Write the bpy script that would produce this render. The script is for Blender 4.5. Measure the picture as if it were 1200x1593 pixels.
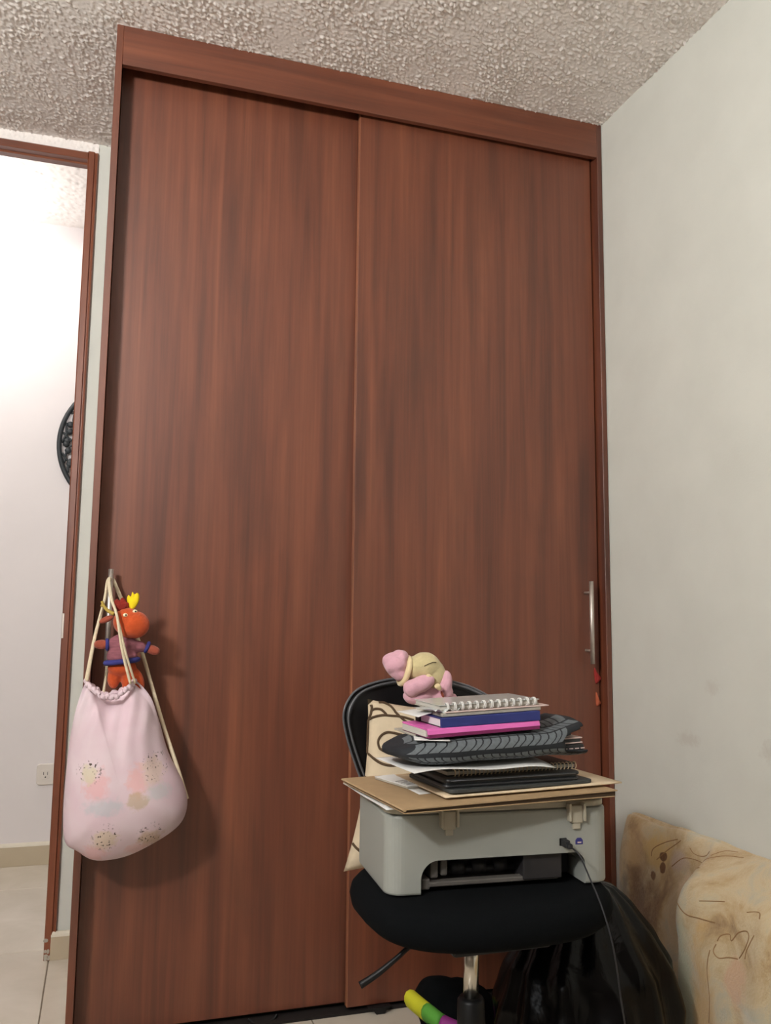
import bpy, bmesh, math, random
import numpy as np
from mathutils import Vector, Matrix, noise
from mathutils.bvhtree import BVHTree

for o in list(bpy.data.objects): bpy.data.objects.remove(o, do_unlink=True)
S = bpy.context.scene
C = S.collection
PI = math.pi
random.seed(7)

# ------------------------------------------------------------------ camera
FPX, YAW, PITCH, ROLL = 1351.57, 0.313013, 0.122751, 0.010872
CAM = Vector((0.0312, -2.0558, 0.9232))
fwd = Vector((math.sin(YAW)*math.cos(PITCH), math.cos(YAW)*math.cos(PITCH), math.sin(PITCH)))
rgt = Vector((math.cos(YAW), -math.sin(YAW), 0)); upv = rgt.cross(fwd)
r2 = rgt*math.cos(ROLL)+upv*math.sin(ROLL); u2 = upv*math.cos(ROLL)-rgt*math.sin(ROLL)
cd = bpy.data.cameras.new('camera'); cam = bpy.data.objects.new('camera', cd); C.objects.link(cam)
cam.matrix_world = Matrix(((r2.x,u2.x,-fwd.x,CAM.x),(r2.y,u2.y,-fwd.y,CAM.y),(r2.z,u2.z,-fwd.z,CAM.z),(0,0,0,1)))
cd.sensor_fit = 'VERTICAL'; cd.sensor_height = 24.0; cd.lens = FPX/1593*24.0; cd.clip_start = 0.02
S.camera = cam

# ------------------------------------------------------------------ world, lights, exposure
w = bpy.data.worlds.new('world'); S.world = w; w.use_nodes = True
w.node_tree.nodes['Background'].inputs[0].default_value = (0.75, 0.85, 1.0, 1)
w.node_tree.nodes['Background'].inputs[1].default_value = 0.3
def area(name, loc, target, sx, sy, power, col):
    l = bpy.data.lights.new(name, 'AREA'); l.shape = 'RECTANGLE'; l.size = sx; l.size_y = sy
    l.energy = power; l.color = col
    o = bpy.data.objects.new(name, l); C.objects.link(o); o.location = loc
    d = Vector(target)-Vector(loc); o.rotation_euler = d.to_track_quat('-Z', 'Y').to_euler()
    return o
WIN = (-1.75, -0.95, 1.40, 2.25)            # window opening in the wall behind the camera: x0, x1, z0, z1
area('window_daylight', (-1.35, -2.66, 1.825), (-1.35, 0, 1.825), 0.66, 0.80, 6, (0.95, 0.98, 1.0))
rl = bpy.data.lights.new('room_lamp_light', 'POINT'); rl.energy = 28; rl.shadow_soft_size = 0.13; rl.color = (1.0, 0.985, 0.95)
rlo = bpy.data.objects.new('room_lamp_light', rl); C.objects.link(rlo); rlo.location = (-1.1, -2.05, 1.93)      # lamp left of the viewer, outside the frame
area('room_lamp_boost_light', (-1.1, -2.05, 1.93), (0.5, 0.0, 3.5), 0.26, 0.26, 60, (1.0, 0.985, 0.95))  # aimed light added to the lamp, deepens shadows and brightens the upper part
hl = bpy.data.lights.new('hallway_lamp_light', 'POINT'); hl.energy = 16; hl.shadow_soft_size = 0.10; hl.color = (1.0, 0.96, 0.94)
hlo = bpy.data.objects.new('hallway_lamp_light', hl); C.objects.link(hlo); hlo.location = (-0.62, 1.22, 2.30)
S.view_settings.view_transform = 'Standard'; S.view_settings.look = 'None'
S.view_settings.exposure = 0.0; S.view_settings.gamma = 1.0
S.view_settings.use_curve_mapping = False

# ------------------------------------------------------------------ materials
def srgb(r, g, b):
    f = lambda c: (c/12.92 if c <= 0.04045 else ((c+0.055)/1.055)**2.4)
    return (f(r/255), f(g/255), f(b/255), 1)
class NT:
    def __init__(s, name):
        s.m = bpy.data.materials.new(name); s.m.use_nodes = True
        s.t = s.m.node_tree; s.b = s.t.nodes['Principled BSDF']
    def n(s, typ, **kw):
        x = s.t.nodes.new(typ)
        for k, v in kw.items(): setattr(x, k, v)
        return x
    def l(s, a, b): s.t.links.new(a, b)
    def val(s, sock, v): s.b.inputs[sock].default_value = v
    def coords(s, scale=(1,1,1), out='Object'):
        tc = s.n('ShaderNodeTexCoord'); mp = s.n('ShaderNodeMapping')
        mp.inputs['Scale'].default_value = scale; s.l(tc.outputs[out], mp.inputs['Vector']); return mp.outputs['Vector']
    def noise(s, vec, scale, detail=4, rough=0.55, dist=0):
        x = s.n('ShaderNodeTexNoise'); x.inputs['Scale'].default_value = scale; x.inputs['Detail'].default_value = detail
        x.inputs['Roughness'].default_value = rough; x.inputs['Distortion'].default_value = dist
        s.l(vec, x.inputs['Vector']); return x.outputs['Fac']
    def ramp(s, fac, stops):
        x = s.n('ShaderNodeValToRGB'); e = x.color_ramp.elements
        while len(e) > 1: e.remove(e[-1])
        e[0].position = stops[0][0]; e[0].color = stops[0][1]
        for p, c in stops[1:]:
            k = e.new(p); k.color = c
        s.l(fac, x.inputs['Fac']); return x.outputs['Color']
    def mix(s, fac, a, b, mode='MIX'):
        x = s.n('ShaderNodeMix', data_type='RGBA', blend_type=mode)
        for sock, v in ((x.inputs[0], fac), (x.inputs[6], a), (x.inputs[7], b)):
            if hasattr(v, 'links') or hasattr(v, 'is_linked'): s.l(v, sock)
            else: sock.default_value = v
        return x.outputs[2]
    def math(s, op, a, b=0.0, clamp=False):
        x = s.n('ShaderNodeMath', operation=op); x.use_clamp = clamp
        for sock, v in ((x.inputs[0], a), (x.inputs[1], b)):
            if hasattr(v, 'is_linked'): s.l(v, sock)
            else: sock.default_value = v
        return x.outputs[0]
    def bump(s, h, strength, dist):
        x = s.n('ShaderNodeBump'); x.inputs['Strength'].default_value = strength; x.inputs['Distance'].default_value = dist
        s.l(h, x.inputs['Height']); s.l(x.outputs['Normal'], s.b.inputs['Normal'])
    def color(s, c): s.l(c, s.b.inputs['Base Color'])
def simple(name, col, rough=0.6, metal=0.0, spec=0.5, var=0.12, vscale=30, bump=None, sheen=0, stretch=(1,1,1), coat=0):
    t = NT(name); v = t.coords(stretch)
    if var:
        n = t.noise(v, vscale, 4)
        d = tuple(c*(1-var) for c in col[:3])+(1,); e = tuple(min(1, c*(1+var)) for c in col[:3])+(1,)
        t.color(t.ramp(n, [(0.3, d), (0.7, e)]))
    else: t.val('Base Color', col)
    t.val('Roughness', rough); t.val('Metallic', metal); t.val('Specular IOR Level', spec)
    if sheen: t.val('Sheen Weight', sheen)
    if coat: t.val('Coat Weight', coat); t.val('Coat Roughness', 0.2)
    if bump: t.bump(t.noise(v, bump[0], 3), bump[1], bump[2])
    return t.m
def wood(name, axis='z', dark=(82,40,24), mid=(106,55,34), light=(124,69,44), rough=0.46, spec=0.85):
    t = NT(name)
    sc = {'z': (1, 1, 0.045), 'x': (0.045, 1, 1)}[axis]
    v = t.coords(sc)
    broad = t.noise(v, 26, 4, 0.55, 0.35)
    fine = t.noise(t.coords({'z': (1, 1, 0.018), 'x': (0.018, 1, 1)}[axis]), 150, 5, 0.65)
    blot = t.noise(t.coords({'z': (1, 1, 0.22), 'x': (0.22, 1, 1)}[axis]), 9, 4, 0.6, 0.6)
    c1 = t.ramp(broad, [(0.28, srgb(*dark)), (0.50, srgb(*mid)), (0.74, srgb(*light))])
    c2 = t.ramp(fine, [(0.30, (0.76, 0.74, 0.74, 1)), (0.60, (1.05, 1.05, 1.05, 1))])
    c3 = t.ramp(blot, [(0.28, (0.74, 0.78, 0.80, 1)), (0.50, (1.0, 1.0, 1.0, 1))])
    c = t.mix(0.75, c1, c2, 'MULTIPLY'); c = t.mix(0.7, c, c3, 'MULTIPLY')
    t.color(c); t.val('Roughness', rough); t.val('Specular IOR Level', spec)
    t.bump(fine, 0.05, 0.001)
    return t.m
M = {}
M['wood'] = wood('cherry_wood_vertical', 'z')
M['wood_h'] = wood('cherry_wood_horizontal', 'x')
M['edge'] = wood('cherry_edge_band', 'z', (120,70,46), (156,98,68), (176,118,86), 0.4)
M['trimwood'] = wood('door_frame_wood', 'z', (96,46,26), (122,62,34), (142,78,46), 0.4)
M['trimwood_h'] = wood('door_head_wood', 'x', (96,46,26), (122,62,34), (142,78,46), 0.4)
M['wall'] = simple('painted_wall', srgb(208,209,201), 0.75, var=0.02, vscale=6, bump=(220, 0.12, 0.002), spec=0.3)
M['taupe'] = simple('low_bounce_taupe', srgb(112,104,96), 0.8, var=0.03, vscale=6, spec=0.2)  # made-up dark tone for the unseen walls, cuts bounced light
M['hallwall'] = simple('hallway_paint', srgb(226,220,220), 0.75, var=0.015, vscale=6, spec=0.3)
M['ceil'] = simple('stucco', srgb(240,234,229), 0.7, var=0.03, vscale=60, bump=(420, 0.15, 0.002), spec=0.35)
M['tile'] = None
t = NT('floor_tile'); v = t.coords((1,1,1))
t.color(t.ramp(t.noise(v, 2.5, 5, 0.6, 0.6), [(0.35, srgb(196,187,171)), (0.65, srgb(212,204,190))])); t.val('Roughness', 0.22); M['tile'] = t.m
M['grout'] = simple('grout', srgb(120,108,92), 0.9, var=0.1)
M['base'] = simple('skirting_tile', srgb(186,172,148), 0.4, var=0.05, vscale=8)
M['basecap'] = simple('skirting_cap', srgb(216,208,190), 0.5, var=0.03)
M['steel'] = simple('brushed_steel', srgb(214,206,198), 0.5, 1.0, var=0.04, vscale=90, stretch=(1,1,0.05))
M['chrome'] = simple('chrome_column', srgb(215,210,200), 0.22, 1.0, var=0)
M['black'] = simple('black_plastic', srgb(16,16,18), 0.45, var=0.1, spec=0.35)
M['blackfab'] = simple('black_fabric', srgb(12,14,16), 0.97, var=0.2, vscale=300, bump=(700, 0.3, 0.001), spec=0.08)
M['dark'] = simple('dark_void', srgb(22,14,12), 0.8, var=0)
M['piping'] = simple('grey_piping', srgb(92,94,98), 0.3, var=0.05)
M['printer'] = simple('printer_grey', srgb(150,153,147), 0.5, var=0.015, vscale=8, bump=(900, 0.08, 0.0006))
M['printerlid'] = simple('printer_cream', srgb(168,162,146), 0.5, var=0.02, vscale=8)
M['pinside'] = simple('printer_inside', srgb(40,38,40), 0.55, var=0.15)
M['pinside2'] = simple('printer_inside_grey', srgb(92,88,84), 0.5, var=0.1)
M['usb'] = simple('usb_blue', srgb(52,52,120), 0.4, var=0)
M['kraft'] = simple('kraft_card', srgb(166,140,106), 0.75, var=0.06, vscale=40, bump=(300, 0.1, 0.001))
M['kraftdark'] = simple('kraft_gap_shade', srgb(70,52,34), 0.8, var=0.1)
M['cream'] = simple('cream_card', srgb(214,194,164), 0.7, var=0.03)
M['paper'] = simple('white_paper', srgb(222,222,220), 0.8, var=0.02)
M['pages'] = simple('page_edges', srgb(196,192,184), 0.85, var=0.16, vscale=60, stretch=(0.02,0.02,14))
M['greypaper'] = simple('grey_paper', srgb(172,166,154), 0.8, var=0.08, vscale=25)
M['film'] = simple('clear_film', srgb(186,190,188), 0.18, var=0.05)
M['leather'] = simple('black_leather', srgb(34,35,38), 0.42, var=0.2, vscale=80, bump=(350, 0.35, 0.001))
M['charcoal'] = simple('charcoal_card', srgb(52,55,56), 0.6, var=0.1)
M['blue'] = simple('navy_cover', srgb(38,48,112), 0.5, var=0.06)
M['pink'] = simple('magenta_cover', srgb(214,104,176), 0.42, var=0.05)
M['pinkdark'] = simple('dark_magenta', srgb(118,30,84), 0.5, var=0.05)
M['palepink'] = simple('pale_pink_card', srgb(206,184,178), 0.6, var=0.05)
M['sleeve'] = simple('sleeve_black', srgb(24,28,34), 0.8, var=0.15, vscale=120, bump=(500, 0.2, 0.001))
M['tread'] = simple('sleeve_grey_print', srgb(96,102,106), 0.85, var=0.14, vscale=160)
M['cushion'] = simple('cushion_beige', srgb(202,186,160), 0.9, var=0.05, vscale=45, bump=(450, 0.3, 0.0015), spec=0.2)
M['swirl'] = simple('swirl_brown', srgb(74,56,36), 0.85, var=0.1)
M['plushpink'] = simple('plush_pink', srgb(214,166,180), 0.95, var=0.06, vscale=60, bump=(260, 0.4, 0.003), sheen=0.3, spec=0.2)
M['plushtan'] = simple('plush_tan', srgb(200,186,142), 0.95, var=0.08, vscale=50, bump=(260, 0.4, 0.003), sheen=0.3, spec=0.2)
M['plushcream'] = simple('plush_cream', srgb(224,204,160), 0.95, var=0.06, vscale=50, bump=(260, 0.4, 0.003), sheen=0.3)
M['orange'] = simple('plush_orange', srgb(184,76,36), 0.95, var=0.1, vscale=60, bump=(300, 0.4, 0.003), sheen=0.2, spec=0.2)
M['orangedark'] = simple('plush_hand', srgb(150,70,50), 0.95, var=0.1, vscale=60, bump=(300, 0.4, 0.003), sheen=0.2)
M['yellow'] = simple('felt_yellow', srgb(236,208,20), 0.9, var=0.08, vscale=120, bump=(500, 0.3, 0.001))
M['mustard'] = simple('felt_mustard', srgb(176,150,70), 0.9, var=0.08, vscale=120)
M['redfur'] = simple('red_tuft', srgb(132,34,22), 0.95, var=0.2, vscale=160, bump=(400, 0.6, 0.004))
M['shirt'] = simple('mauve_knit', srgb(136,82,92), 0.95, var=0.3, vscale=90, stretch=(0.25,0.25,1.6), bump=(300, 0.4, 0.002))
M['bluehem'] = simple('blue_hem', srgb(50,50,118), 0.9, var=0.1)
M['eye'] = simple('eye_white', srgb(240,226,190), 0.4, var=0)
M['cord'] = simple('cotton_cord', srgb(214,200,172), 0.9, var=0.08, vscale=200, bump=(600, 0.5, 0.001))
M['plug'] = simple('cable_black', srgb(34,34,38), 0.5, var=0, spec=0.4)
M['plate'] = simple('outlet_plastic', srgb(222,214,206), 0.4, var=0)
M['ring'] = simple('carved_dark_wood', srgb(34,40,44), 0.55, var=0.2, vscale=30)
M['redcloth'] = simple('red_cloth', srgb(150,40,36), 0.9, var=0.1)
M['tancloth'] = simple('tan_red_cloth', srgb(176,90,60), 0.9, var=0.1)
M['drawn'] = simple('blanket_line', srgb(150,118,84), 0.95, var=0.1, spec=0.1)
M['lime'] = simple('band_yellow', srgb(206,206,40), 0.7, var=0.05)
M['green'] = simple('band_green', srgb(92,168,60), 0.7, var=0.05)
M['magenta'] = simple('band_magenta', srgb(150,48,136), 0.7, var=0.05)
t = NT('glossy_black_film'); v = t.coords()
t.val('Base Color', srgb(7,7,8)); t.val('Specular IOR Level', 0.2); t.val('Roughness', 0.24); t.bump(t.noise(t.coords((1, 1, 0.35)), 20, 3, 0.5, 0.8), 0.35, 0.012); M['trash'] = t.m

def blotches(t, base, spots, vec, nscale=60, ax='x'):
    """flat print and painted shade: soft patches of colour at object-space points, ragged with noise"""
    n = t.noise(vec, nscale, 4, 0.6); c = base
    for (p, rad, col, amt, hard) in spots:
        sb = t.n('ShaderNodeVectorMath', operation='SUBTRACT'); t.l(vec, sb.inputs[0]); sb.inputs[1].default_value = p
        ml = t.n('ShaderNodeVectorMath', operation='MULTIPLY'); t.l(sb.outputs[0], ml.inputs[0]); ml.inputs[1].default_value = (1/rad[0], 0, 1/rad[1]) if ax == 'x' else (0, 1/rad[0], 1/rad[1])
        ln = t.n('ShaderNodeVectorMath', operation='LENGTH'); t.l(ml.outputs[0], ln.inputs[0])
        d = t.math('ADD', ln.outputs['Value'], t.math('MULTIPLY', t.math('SUBTRACT', n, 0.5), 1.6))
        m = t.math('MULTIPLY', t.math('SUBTRACT', 1.0, d), hard, True)
        c = t.mix(t.math('MULTIPLY', m, amt), c, srgb(*col))
    return c

# ------------------------------------------------------------------ mesh helpers
def root_loc(p):
    while p.parent: p = p.parent
    return p.location.copy()
def thing(name, loc, label, cat, group=None):
    o = bpy.data.objects.new(name, None); o.empty_display_size = 0.05; C.objects.link(o); o.location = loc
    o['label'] = label; o['category'] = cat
    if group: o['group'] = group
    return o
def link(name, me, mat, parent=None, origin=None):
    """me holds world coordinates; a part keeps its thing's origin"""
    if parent: org = root_loc(parent)
    else: org = Vector(origin) if origin is not None else base_of(me)
    me.transform(Matrix.Translation(-org)); me.update()
    o = bpy.data.objects.new(name, me); C.objects.link(o)
    if parent: o.parent = parent
    else: o.location = org
    if mat and not me.materials: me.materials.append(M[mat] if isinstance(mat, str) else mat)
    return o
def base_of(me):
    co = np.empty(len(me.vertices)*3); me.vertices.foreach_get('co', co); co = co.reshape(-1, 3)
    return Vector(((co[:,0].min()+co[:,0].max())/2, (co[:,1].min()+co[:,1].max())/2, co[:,2].min()))
def tag(o, label, cat, group=None):
    o['label'] = label; o['category'] = cat
    if group: o['group'] = group
    return o
def struct(o, label=None, cat=None):
    o['kind'] = 'structure'
    if label: o['label'] = label; o['category'] = cat
    return o
def me_from(verts, faces, smooth=True, name='mesh'):
    me = bpy.data.meshes.new(name); me.from_pydata([tuple(v) for v in verts], [], faces); me.validate()
    bm = bmesh.new(); bm.from_mesh(me); bmesh.ops.recalc_face_normals(bm, faces=bm.faces); bm.to_mesh(me); bm.free()
    if smooth: me.shade_smooth()
    return me
def join(*mes):
    bm = bmesh.new()
    for m in mes: bm.from_mesh(m)
    out = bpy.data.meshes.new('joined'); bm.to_mesh(out); bm.free()
    for m in mes: bpy.data.meshes.remove(m)
    return out
def box(x0, x1, y0, y1, z0, z1, bev=0.0, seg=2, mx=None):
    bm = bmesh.new(); bmesh.ops.create_cube(bm, size=1)
    for v in bm.verts: v.co = Vector(((x0+x1)/2+v.co.x*(x1-x0), (y0+y1)/2+v.co.y*(y1-y0), (z0+z1)/2+v.co.z*(z1-z0)))
    if bev: bmesh.ops.bevel(bm, geom=bm.edges[:], offset=bev, segments=seg, profile=0.5, affect='EDGES')
    if mx: bmesh.ops.transform(bm, matrix=mx, verts=bm.verts)
    me = bpy.data.meshes.new('box'); bm.to_mesh(me); bm.free()
    return me
def prism(pts, axis, a0, a1, bev=0.0, mx=None, seg=2):
    """2-D outline extruded along axis ('x','y','z')"""
    def P(p, a): return {'x': (a, p[0], p[1]), 'y': (p[0], a, p[1]), 'z': (p[0], p[1], a)}[axis]
    bm = bmesh.new(); A = [bm.verts.new(P(p, a0)) for p in pts]; B = [bm.verts.new(P(p, a1)) for p in pts]
    n = len(pts); f1 = bm.faces.new(A); f2 = bm.faces.new(B[::-1])
    for i in range(n): bm.faces.new((A[i], B[i], B[(i+1) % n], A[(i+1) % n]))
    bmesh.ops.recalc_face_normals(bm, faces=bm.faces)
    if bev:
        es = [e for e in bm.edges if f1 in e.link_faces or f2 in e.link_faces]
        bmesh.ops.bevel(bm, geom=es, offset=bev, segments=seg, profile=0.5, affect='EDGES')
    bmesh.ops.triangulate(bm, faces=[f for f in bm.faces if len(f.verts) > 8])
    if mx: bmesh.ops.transform(bm, matrix=mx, verts=bm.verts)
    me = bpy.data.meshes.new('prism'); bm.to_mesh(me); bm.free(); return me
def cat_rom(pts, n=6, closed=False):
    P = [Vector(p) for p in pts]; out = []; m = len(P)
    for i in range(m if closed else m-1):
        if closed: p0, p1, p2, p3 = P[i-1], P[i], P[(i+1) % m], P[(i+2) % m]
        else: p0, p1, p2, p3 = P[max(i-1, 0)], P[i], P[i+1], P[min(i+2, m-1)]
        for k in range(n):
            t = k/n
            out.append(0.5*((2*p1)+(p2-p0)*t+(2*p0-5*p1+4*p2-p3)*t*t+(3*p1-p0-3*p2+p3)*t**3))
    if not closed: out.append(P[-1])
    return out
def tube(pts, r, seg=8, closed=False, smooth_n=0, flat=1.0, flatdir=None):
    P = cat_rom(pts, smooth_n, closed) if smooth_n else [Vector(p) for p in pts]
    V, F = [], []; n = len(P); prev = None
    for i in range(n):
        a = P[i-1] if (closed or i > 0) else P[i]; b = P[(i+1) % n] if (closed or i < n-1) else P[i]
        tg = (b-a).normalized()
        if prev is None: prev = tg.orthogonal().normalized() if flatdir is None else Vector(flatdir)
        nrm = (prev-tg*prev.dot(tg)).normalized(); prev = nrm; bi = tg.cross(nrm)
        rr = r(i/(n-1)) if callable(r) else r
        for k in range(seg):
            an = 2*PI*k/seg; V.append(P[i]+nrm*math.cos(an)*rr*flat+bi*math.sin(an)*rr)
    for i in range(n if closed else n-1):
        for k in range(seg):
            j = (i+1) % n; F.append((i*seg+k, i*seg+(k+1) % seg, j*seg+(k+1) % seg, j*seg+k))
    if not closed: F.append(tuple(range(seg))[::-1]); F.append(tuple((n-1)*seg+k for k in range(seg)))
    return me_from(V, F)
def cyl(p0, p1, r, seg=20): return tube([p0, p1], r, seg)
def lathe(prof, cx, cy, seg=32):
    V, F = [], []; n = len(prof)
    for (r, z) in prof:
        for k in range(seg): V.append((cx+r*math.cos(2*PI*k/seg), cy+r*math.sin(2*PI*k/seg), z))
    for i in range(n-1):
        for k in range(seg): F.append((i*seg+k, i*seg+(k+1) % seg, (i+1)*seg+(k+1) % seg, (i+1)*seg+k))
    F.append(tuple(range(seg))[::-1]); F.append(tuple((n-1)*seg+k for k in range(seg)))
    return me_from(V, F)
def evaluated(me, mods):
    o = bpy.data.objects.new('tmp', me); C.objects.link(o)
    for typ, kw in mods:
        m = o.modifiers.new(typ, typ)
        for k, v in kw.items(): setattr(m, k, v)
    dg = bpy.context.evaluated_depsgraph_get(); dg.update()
    out = bpy.data.meshes.new_from_object(o.evaluated_get(dg)); bpy.data.objects.remove(o, do_unlink=True)
    bpy.data.meshes.remove(me); return out
def blobs(parts, voxel=0.004, smooth=4, wob=0, wscale=30):
    """union of ellipsoids (centre, radii, [rotation euler]) melted into one skin"""
    bm = bmesh.new()
    for p in parts:
        c, r = p[0], p[1]; rot = p[2] if len(p) > 2 else (0, 0, 0)
        from mathutils import Euler
        mx = Matrix.Translation(c) @ Euler(rot).to_matrix().to_4x4() @ Matrix.Diagonal((r[0], r[1], r[2], 1))
        bmesh.ops.create_icosphere(bm, subdivisions=3, radius=1, matrix=mx)
    me = bpy.data.meshes.new('blob'); bm.to_mesh(me); bm.free()
    me = evaluated(me, [('REMESH', dict(mode='VOXEL', voxel_size=voxel)), ('SMOOTH', dict(factor=0.5, iterations=smooth))])
    if wob:
        for v in me.vertices: v.co += v.normal*wob*noise.noise(v.co*wscale)
    me.shade_smooth(); return me
def inflate(outline, centre, y0, tf, tb, rings=14, fold=None, power=0.5):
    """cushion-like body: outline in (x,z) at depth y0, bulging tf towards the viewer and tb away"""
    O = cat_rom([(p[0], 0, p[1]) for p in outline], 5, True); n = len(O); V, F = [], []
    cx, cz = centre
    def layer(sgn, th):
        idx = []
        for i in range(1, rings):
            s = i/rings; row = []
            for k, q in enumerate(O):
                x = cx+(q.x-cx)*s; z = cz+(q.z-cz)*s; h = th*(1-s**2.4)**power
                if fold: h += fold(x, z, s)*(1 if sgn < 0 else 0.3)
                row.append(len(V)); V.append((x, y0+sgn*h, z))
            idx.append(row)
        c = len(V); V.append((cx, y0+sgn*(th+(fold(cx, cz, 0) if fold else 0)), cz)); return idx, c
    rim = []
    for q in O: rim.append(len(V)); V.append((q.x, y0, q.z))
    for sgn, th in ((-1, tf), (1, tb)):
        idx, c = layer(sgn, th); idx.append(rim)
        for k in range(n): F.append((c, idx[0][k], idx[0][(k+1) % n]))
        for i in range(len(idx)-1):
            for k in range(n): F.append((idx[i][k], idx[i+1][k], idx[i+1][(k+1) % n], idx[i][(k+1) % n]))
    return me_from(V, F)
def bvh_of(me): return BVHTree.FromPolygons([v.co.copy() for v in me.vertices], [tuple(p.vertices) for p in me.polygons])
def cast_line(bv, pts, direction=(0, 1, 0), start=-3.0, r=0.0016, n=6, seg=6):
    P = []
    for p in cat_rom([(q[0], 0, q[1]) for q in pts], n):
        h = bv.ray_cast(Vector((p.x, start, p.z)), Vector(direction))
        if h[0]: P.append(h[0])
    return tube(P, r, seg) if len(P) > 2 else None
def TM(x, y, z, yaw=0, roll=0, pitch=0):
    return Matrix.Translation((x, y, z)) @ Matrix.Rotation(yaw, 4, 'Z') @ Matrix.Rotation(roll, 4, 'Y') @ Matrix.Rotation(pitch, 4, 'X')
def xf(me, mx): me.transform(mx); return me
def rrect(x0, x1, y0, y1, r, n=6):
    P = []
    for cx, cy, a in ((x1-r, y0+r, -PI/2), (x1-r, y1-r, 0), (x0+r, y1-r, PI/2), (x0+r, y0+r, PI)):
        for k in range(n+1): P.append((cx+r*math.cos(a+PI/2*k/n), cy+r*math.sin(a+PI/2*k/n)))
    return P
rad = math.radians

# ================================================================== THE ROOM
H, W, D = 2.35, 1.3412, 0.5886
XL, YB, YH, HH = -1.95, -2.7, 1.56, 2.5       # left wall, wall behind the camera, hallway wall, hallway ceiling
# floor: bed of grout with separate tiles
floor = struct(link('floor', box(XL-0.1, W+0.1, YB-0.1, YH+0.1, -0.06, -0.0025), 'grout', origin=(0,0,-0.06)), 'cream glossy tiled floor', 'floor')
tile_me = box(0, 0.5975, 0, 0.5975, -0.012, 0.0, 0.0012, 1); tile_me.materials.append(M['tile'])
for i in range(-3, 3):
    for j in range(-6, 3):
        x, y = -0.0595+0.6*i+0.00125, 0.66+0.6*j
        if x > W or y > YH or y < YB-0.6: continue
        o = bpy.data.objects.new('tile', tile_me); C.objects.link(o); o.parent = floor; o.location = (x, y, 0.06)
# ceiling with sprayed stucco relief
def ceiling_mesh(x0, x1, y0, y1, fx0, fy0, z, step, seed):
    xs = np.concatenate([np.linspace(x0, fx0, 12)[:-1], np.arange(fx0, x1+1e-6, step)]); xs[-1] = x1
    ys = np.concatenate([np.linspace(y0, fy0, 12)[:-1], np.arange(fy0, y1+1e-6, step)]); ys[-1] = y1
    nx, ny = len(xs), len(ys); rng = np.random.default_rng(seed)
    def band(lo, hi):
        g = rng.standard_normal((ny, nx)); kx = np.fft.fftfreq(nx, step); ky = np.fft.fftfreq(ny, step)
        k = np.hypot(*np.meshgrid(kx, ky)); f = np.exp(-(k/hi)**2)-np.exp(-(k/lo)**2)
        r = np.fft.ifft2(np.fft.fft2(g)*f).real; return r/r.std()
    a = band(42, 100); b = band(80, 170); m = band(2, 7)
    h = np.clip(a*0.75+b*0.35-0.25+0.25*m, 0, 2.2)**0.9*0.0028+0.0005*b
    h = np.clip(h, 0, 0.008); h[:, :12] = 0; h[:12, :] = 0
    X, Y = np.meshgrid(xs, ys); co = np.stack([X, Y, z-h], -1).reshape(-1, 3)
    i = np.arange(ny*nx).reshape(ny, nx)
    q = np.stack([i[:-1,:-1], i[1:,:-1], i[1:,1:], i[:-1,1:]], -1).reshape(-1, 4)
    me = bpy.data.meshes.new('ceiling'); me.vertices.add(len(co)); me.vertices.foreach_set('co', co.ravel())
    me.loops.add(q.size); me.loops.foreach_set('vertex_index', q.ravel())
    me.polygons.add(len(q)); me.polygons.foreach_set('loop_start', np.arange(0, q.size, 4)); me.polygons.foreach_set('loop_total', np.full(len(q), 4))
    me.update(); me.validate(); me.shade_smooth(); return me
JX = -0.073; OX = -0.93; HB = 2.289; WT = 0.036
struct(link('ceiling', ceiling_mesh(XL, W, YB, D, -0.75, -0.95, H, 0.0035, 3), 'ceil', origin=(0,0,H)), 'rough white stucco ceiling', 'ceiling')
struct(link('ceiling_hall', ceiling_mesh(XL, 0.8, D+WT, YH, -1.0, D+0.2, HH, 0.008, 5), 'ceil', origin=(0,1,HH)), 'hallway stucco ceiling beyond the doorway', 'ceiling')
wm = NT('painted_wall_scuffed'); v = wm.coords()
wc = wm.ramp(wm.noise(v, 6, 4), [(0.3, srgb(205,206,198)), (0.7, srgb(211,212,204))])
wc = blotches(wm, wc, [((0, -0.31+1.205, 0.655), (0.05, 0.02), (184,176,166), 0.35, 1.6), ((0, -0.58+1.205, 0.66), (0.04, 0.03), (178,170,160), 0.35, 1.6), ((0, -0.40+1.205, 0.78), (0.03, 0.02), (186,178,168), 0.3, 1.6)], v, 90, 'y')
wm.color(wc); wm.val('Roughness', 0.75); wm.val('Specular IOR Level', 0.3); wm.bump(wm.noise(v, 220, 3), 0.12, 0.002)
struct(link('wall_right', box(W, W+0.1, YB, D+0.1, 0, H+0.05), wm.m, origin=(W+0.05, -1.205, 0)), 'plain off-white wall right of the wardrobe', 'wall')
# wall with the doorway (opening x -0.90 .. -0.073) and the strip beside the wardrobe
struct(link('wall_back', join(box(JX+0.028, W, D, D+WT, 0, HH), box(XL, OX-0.028, D, D+WT, 0, HH), box(OX-0.028, JX+0.028, D, D+WT, HB+0.022, HH)), 'wall', origin=(0, D, 0)),
       'narrow off-white wall strip between door frame and wardrobe', 'wall')
struct(link('wall_hall', box(XL, 0.9, YH, YH+0.1, 0, HH), 'hallwall'), 'bright hallway wall seen through the doorway', 'wall')
struct(link('wall_hall_far', box(XL-0.1, XL, D, YH, 0, HH), 'hallwall'), 'hallway far end wall outside the picture', 'wall')
struct(link('wall_hall_end', box(0.8, 0.9, D+WT, YH, 0, HH), 'hallwall'), 'hallway end wall', 'wall')
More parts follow.
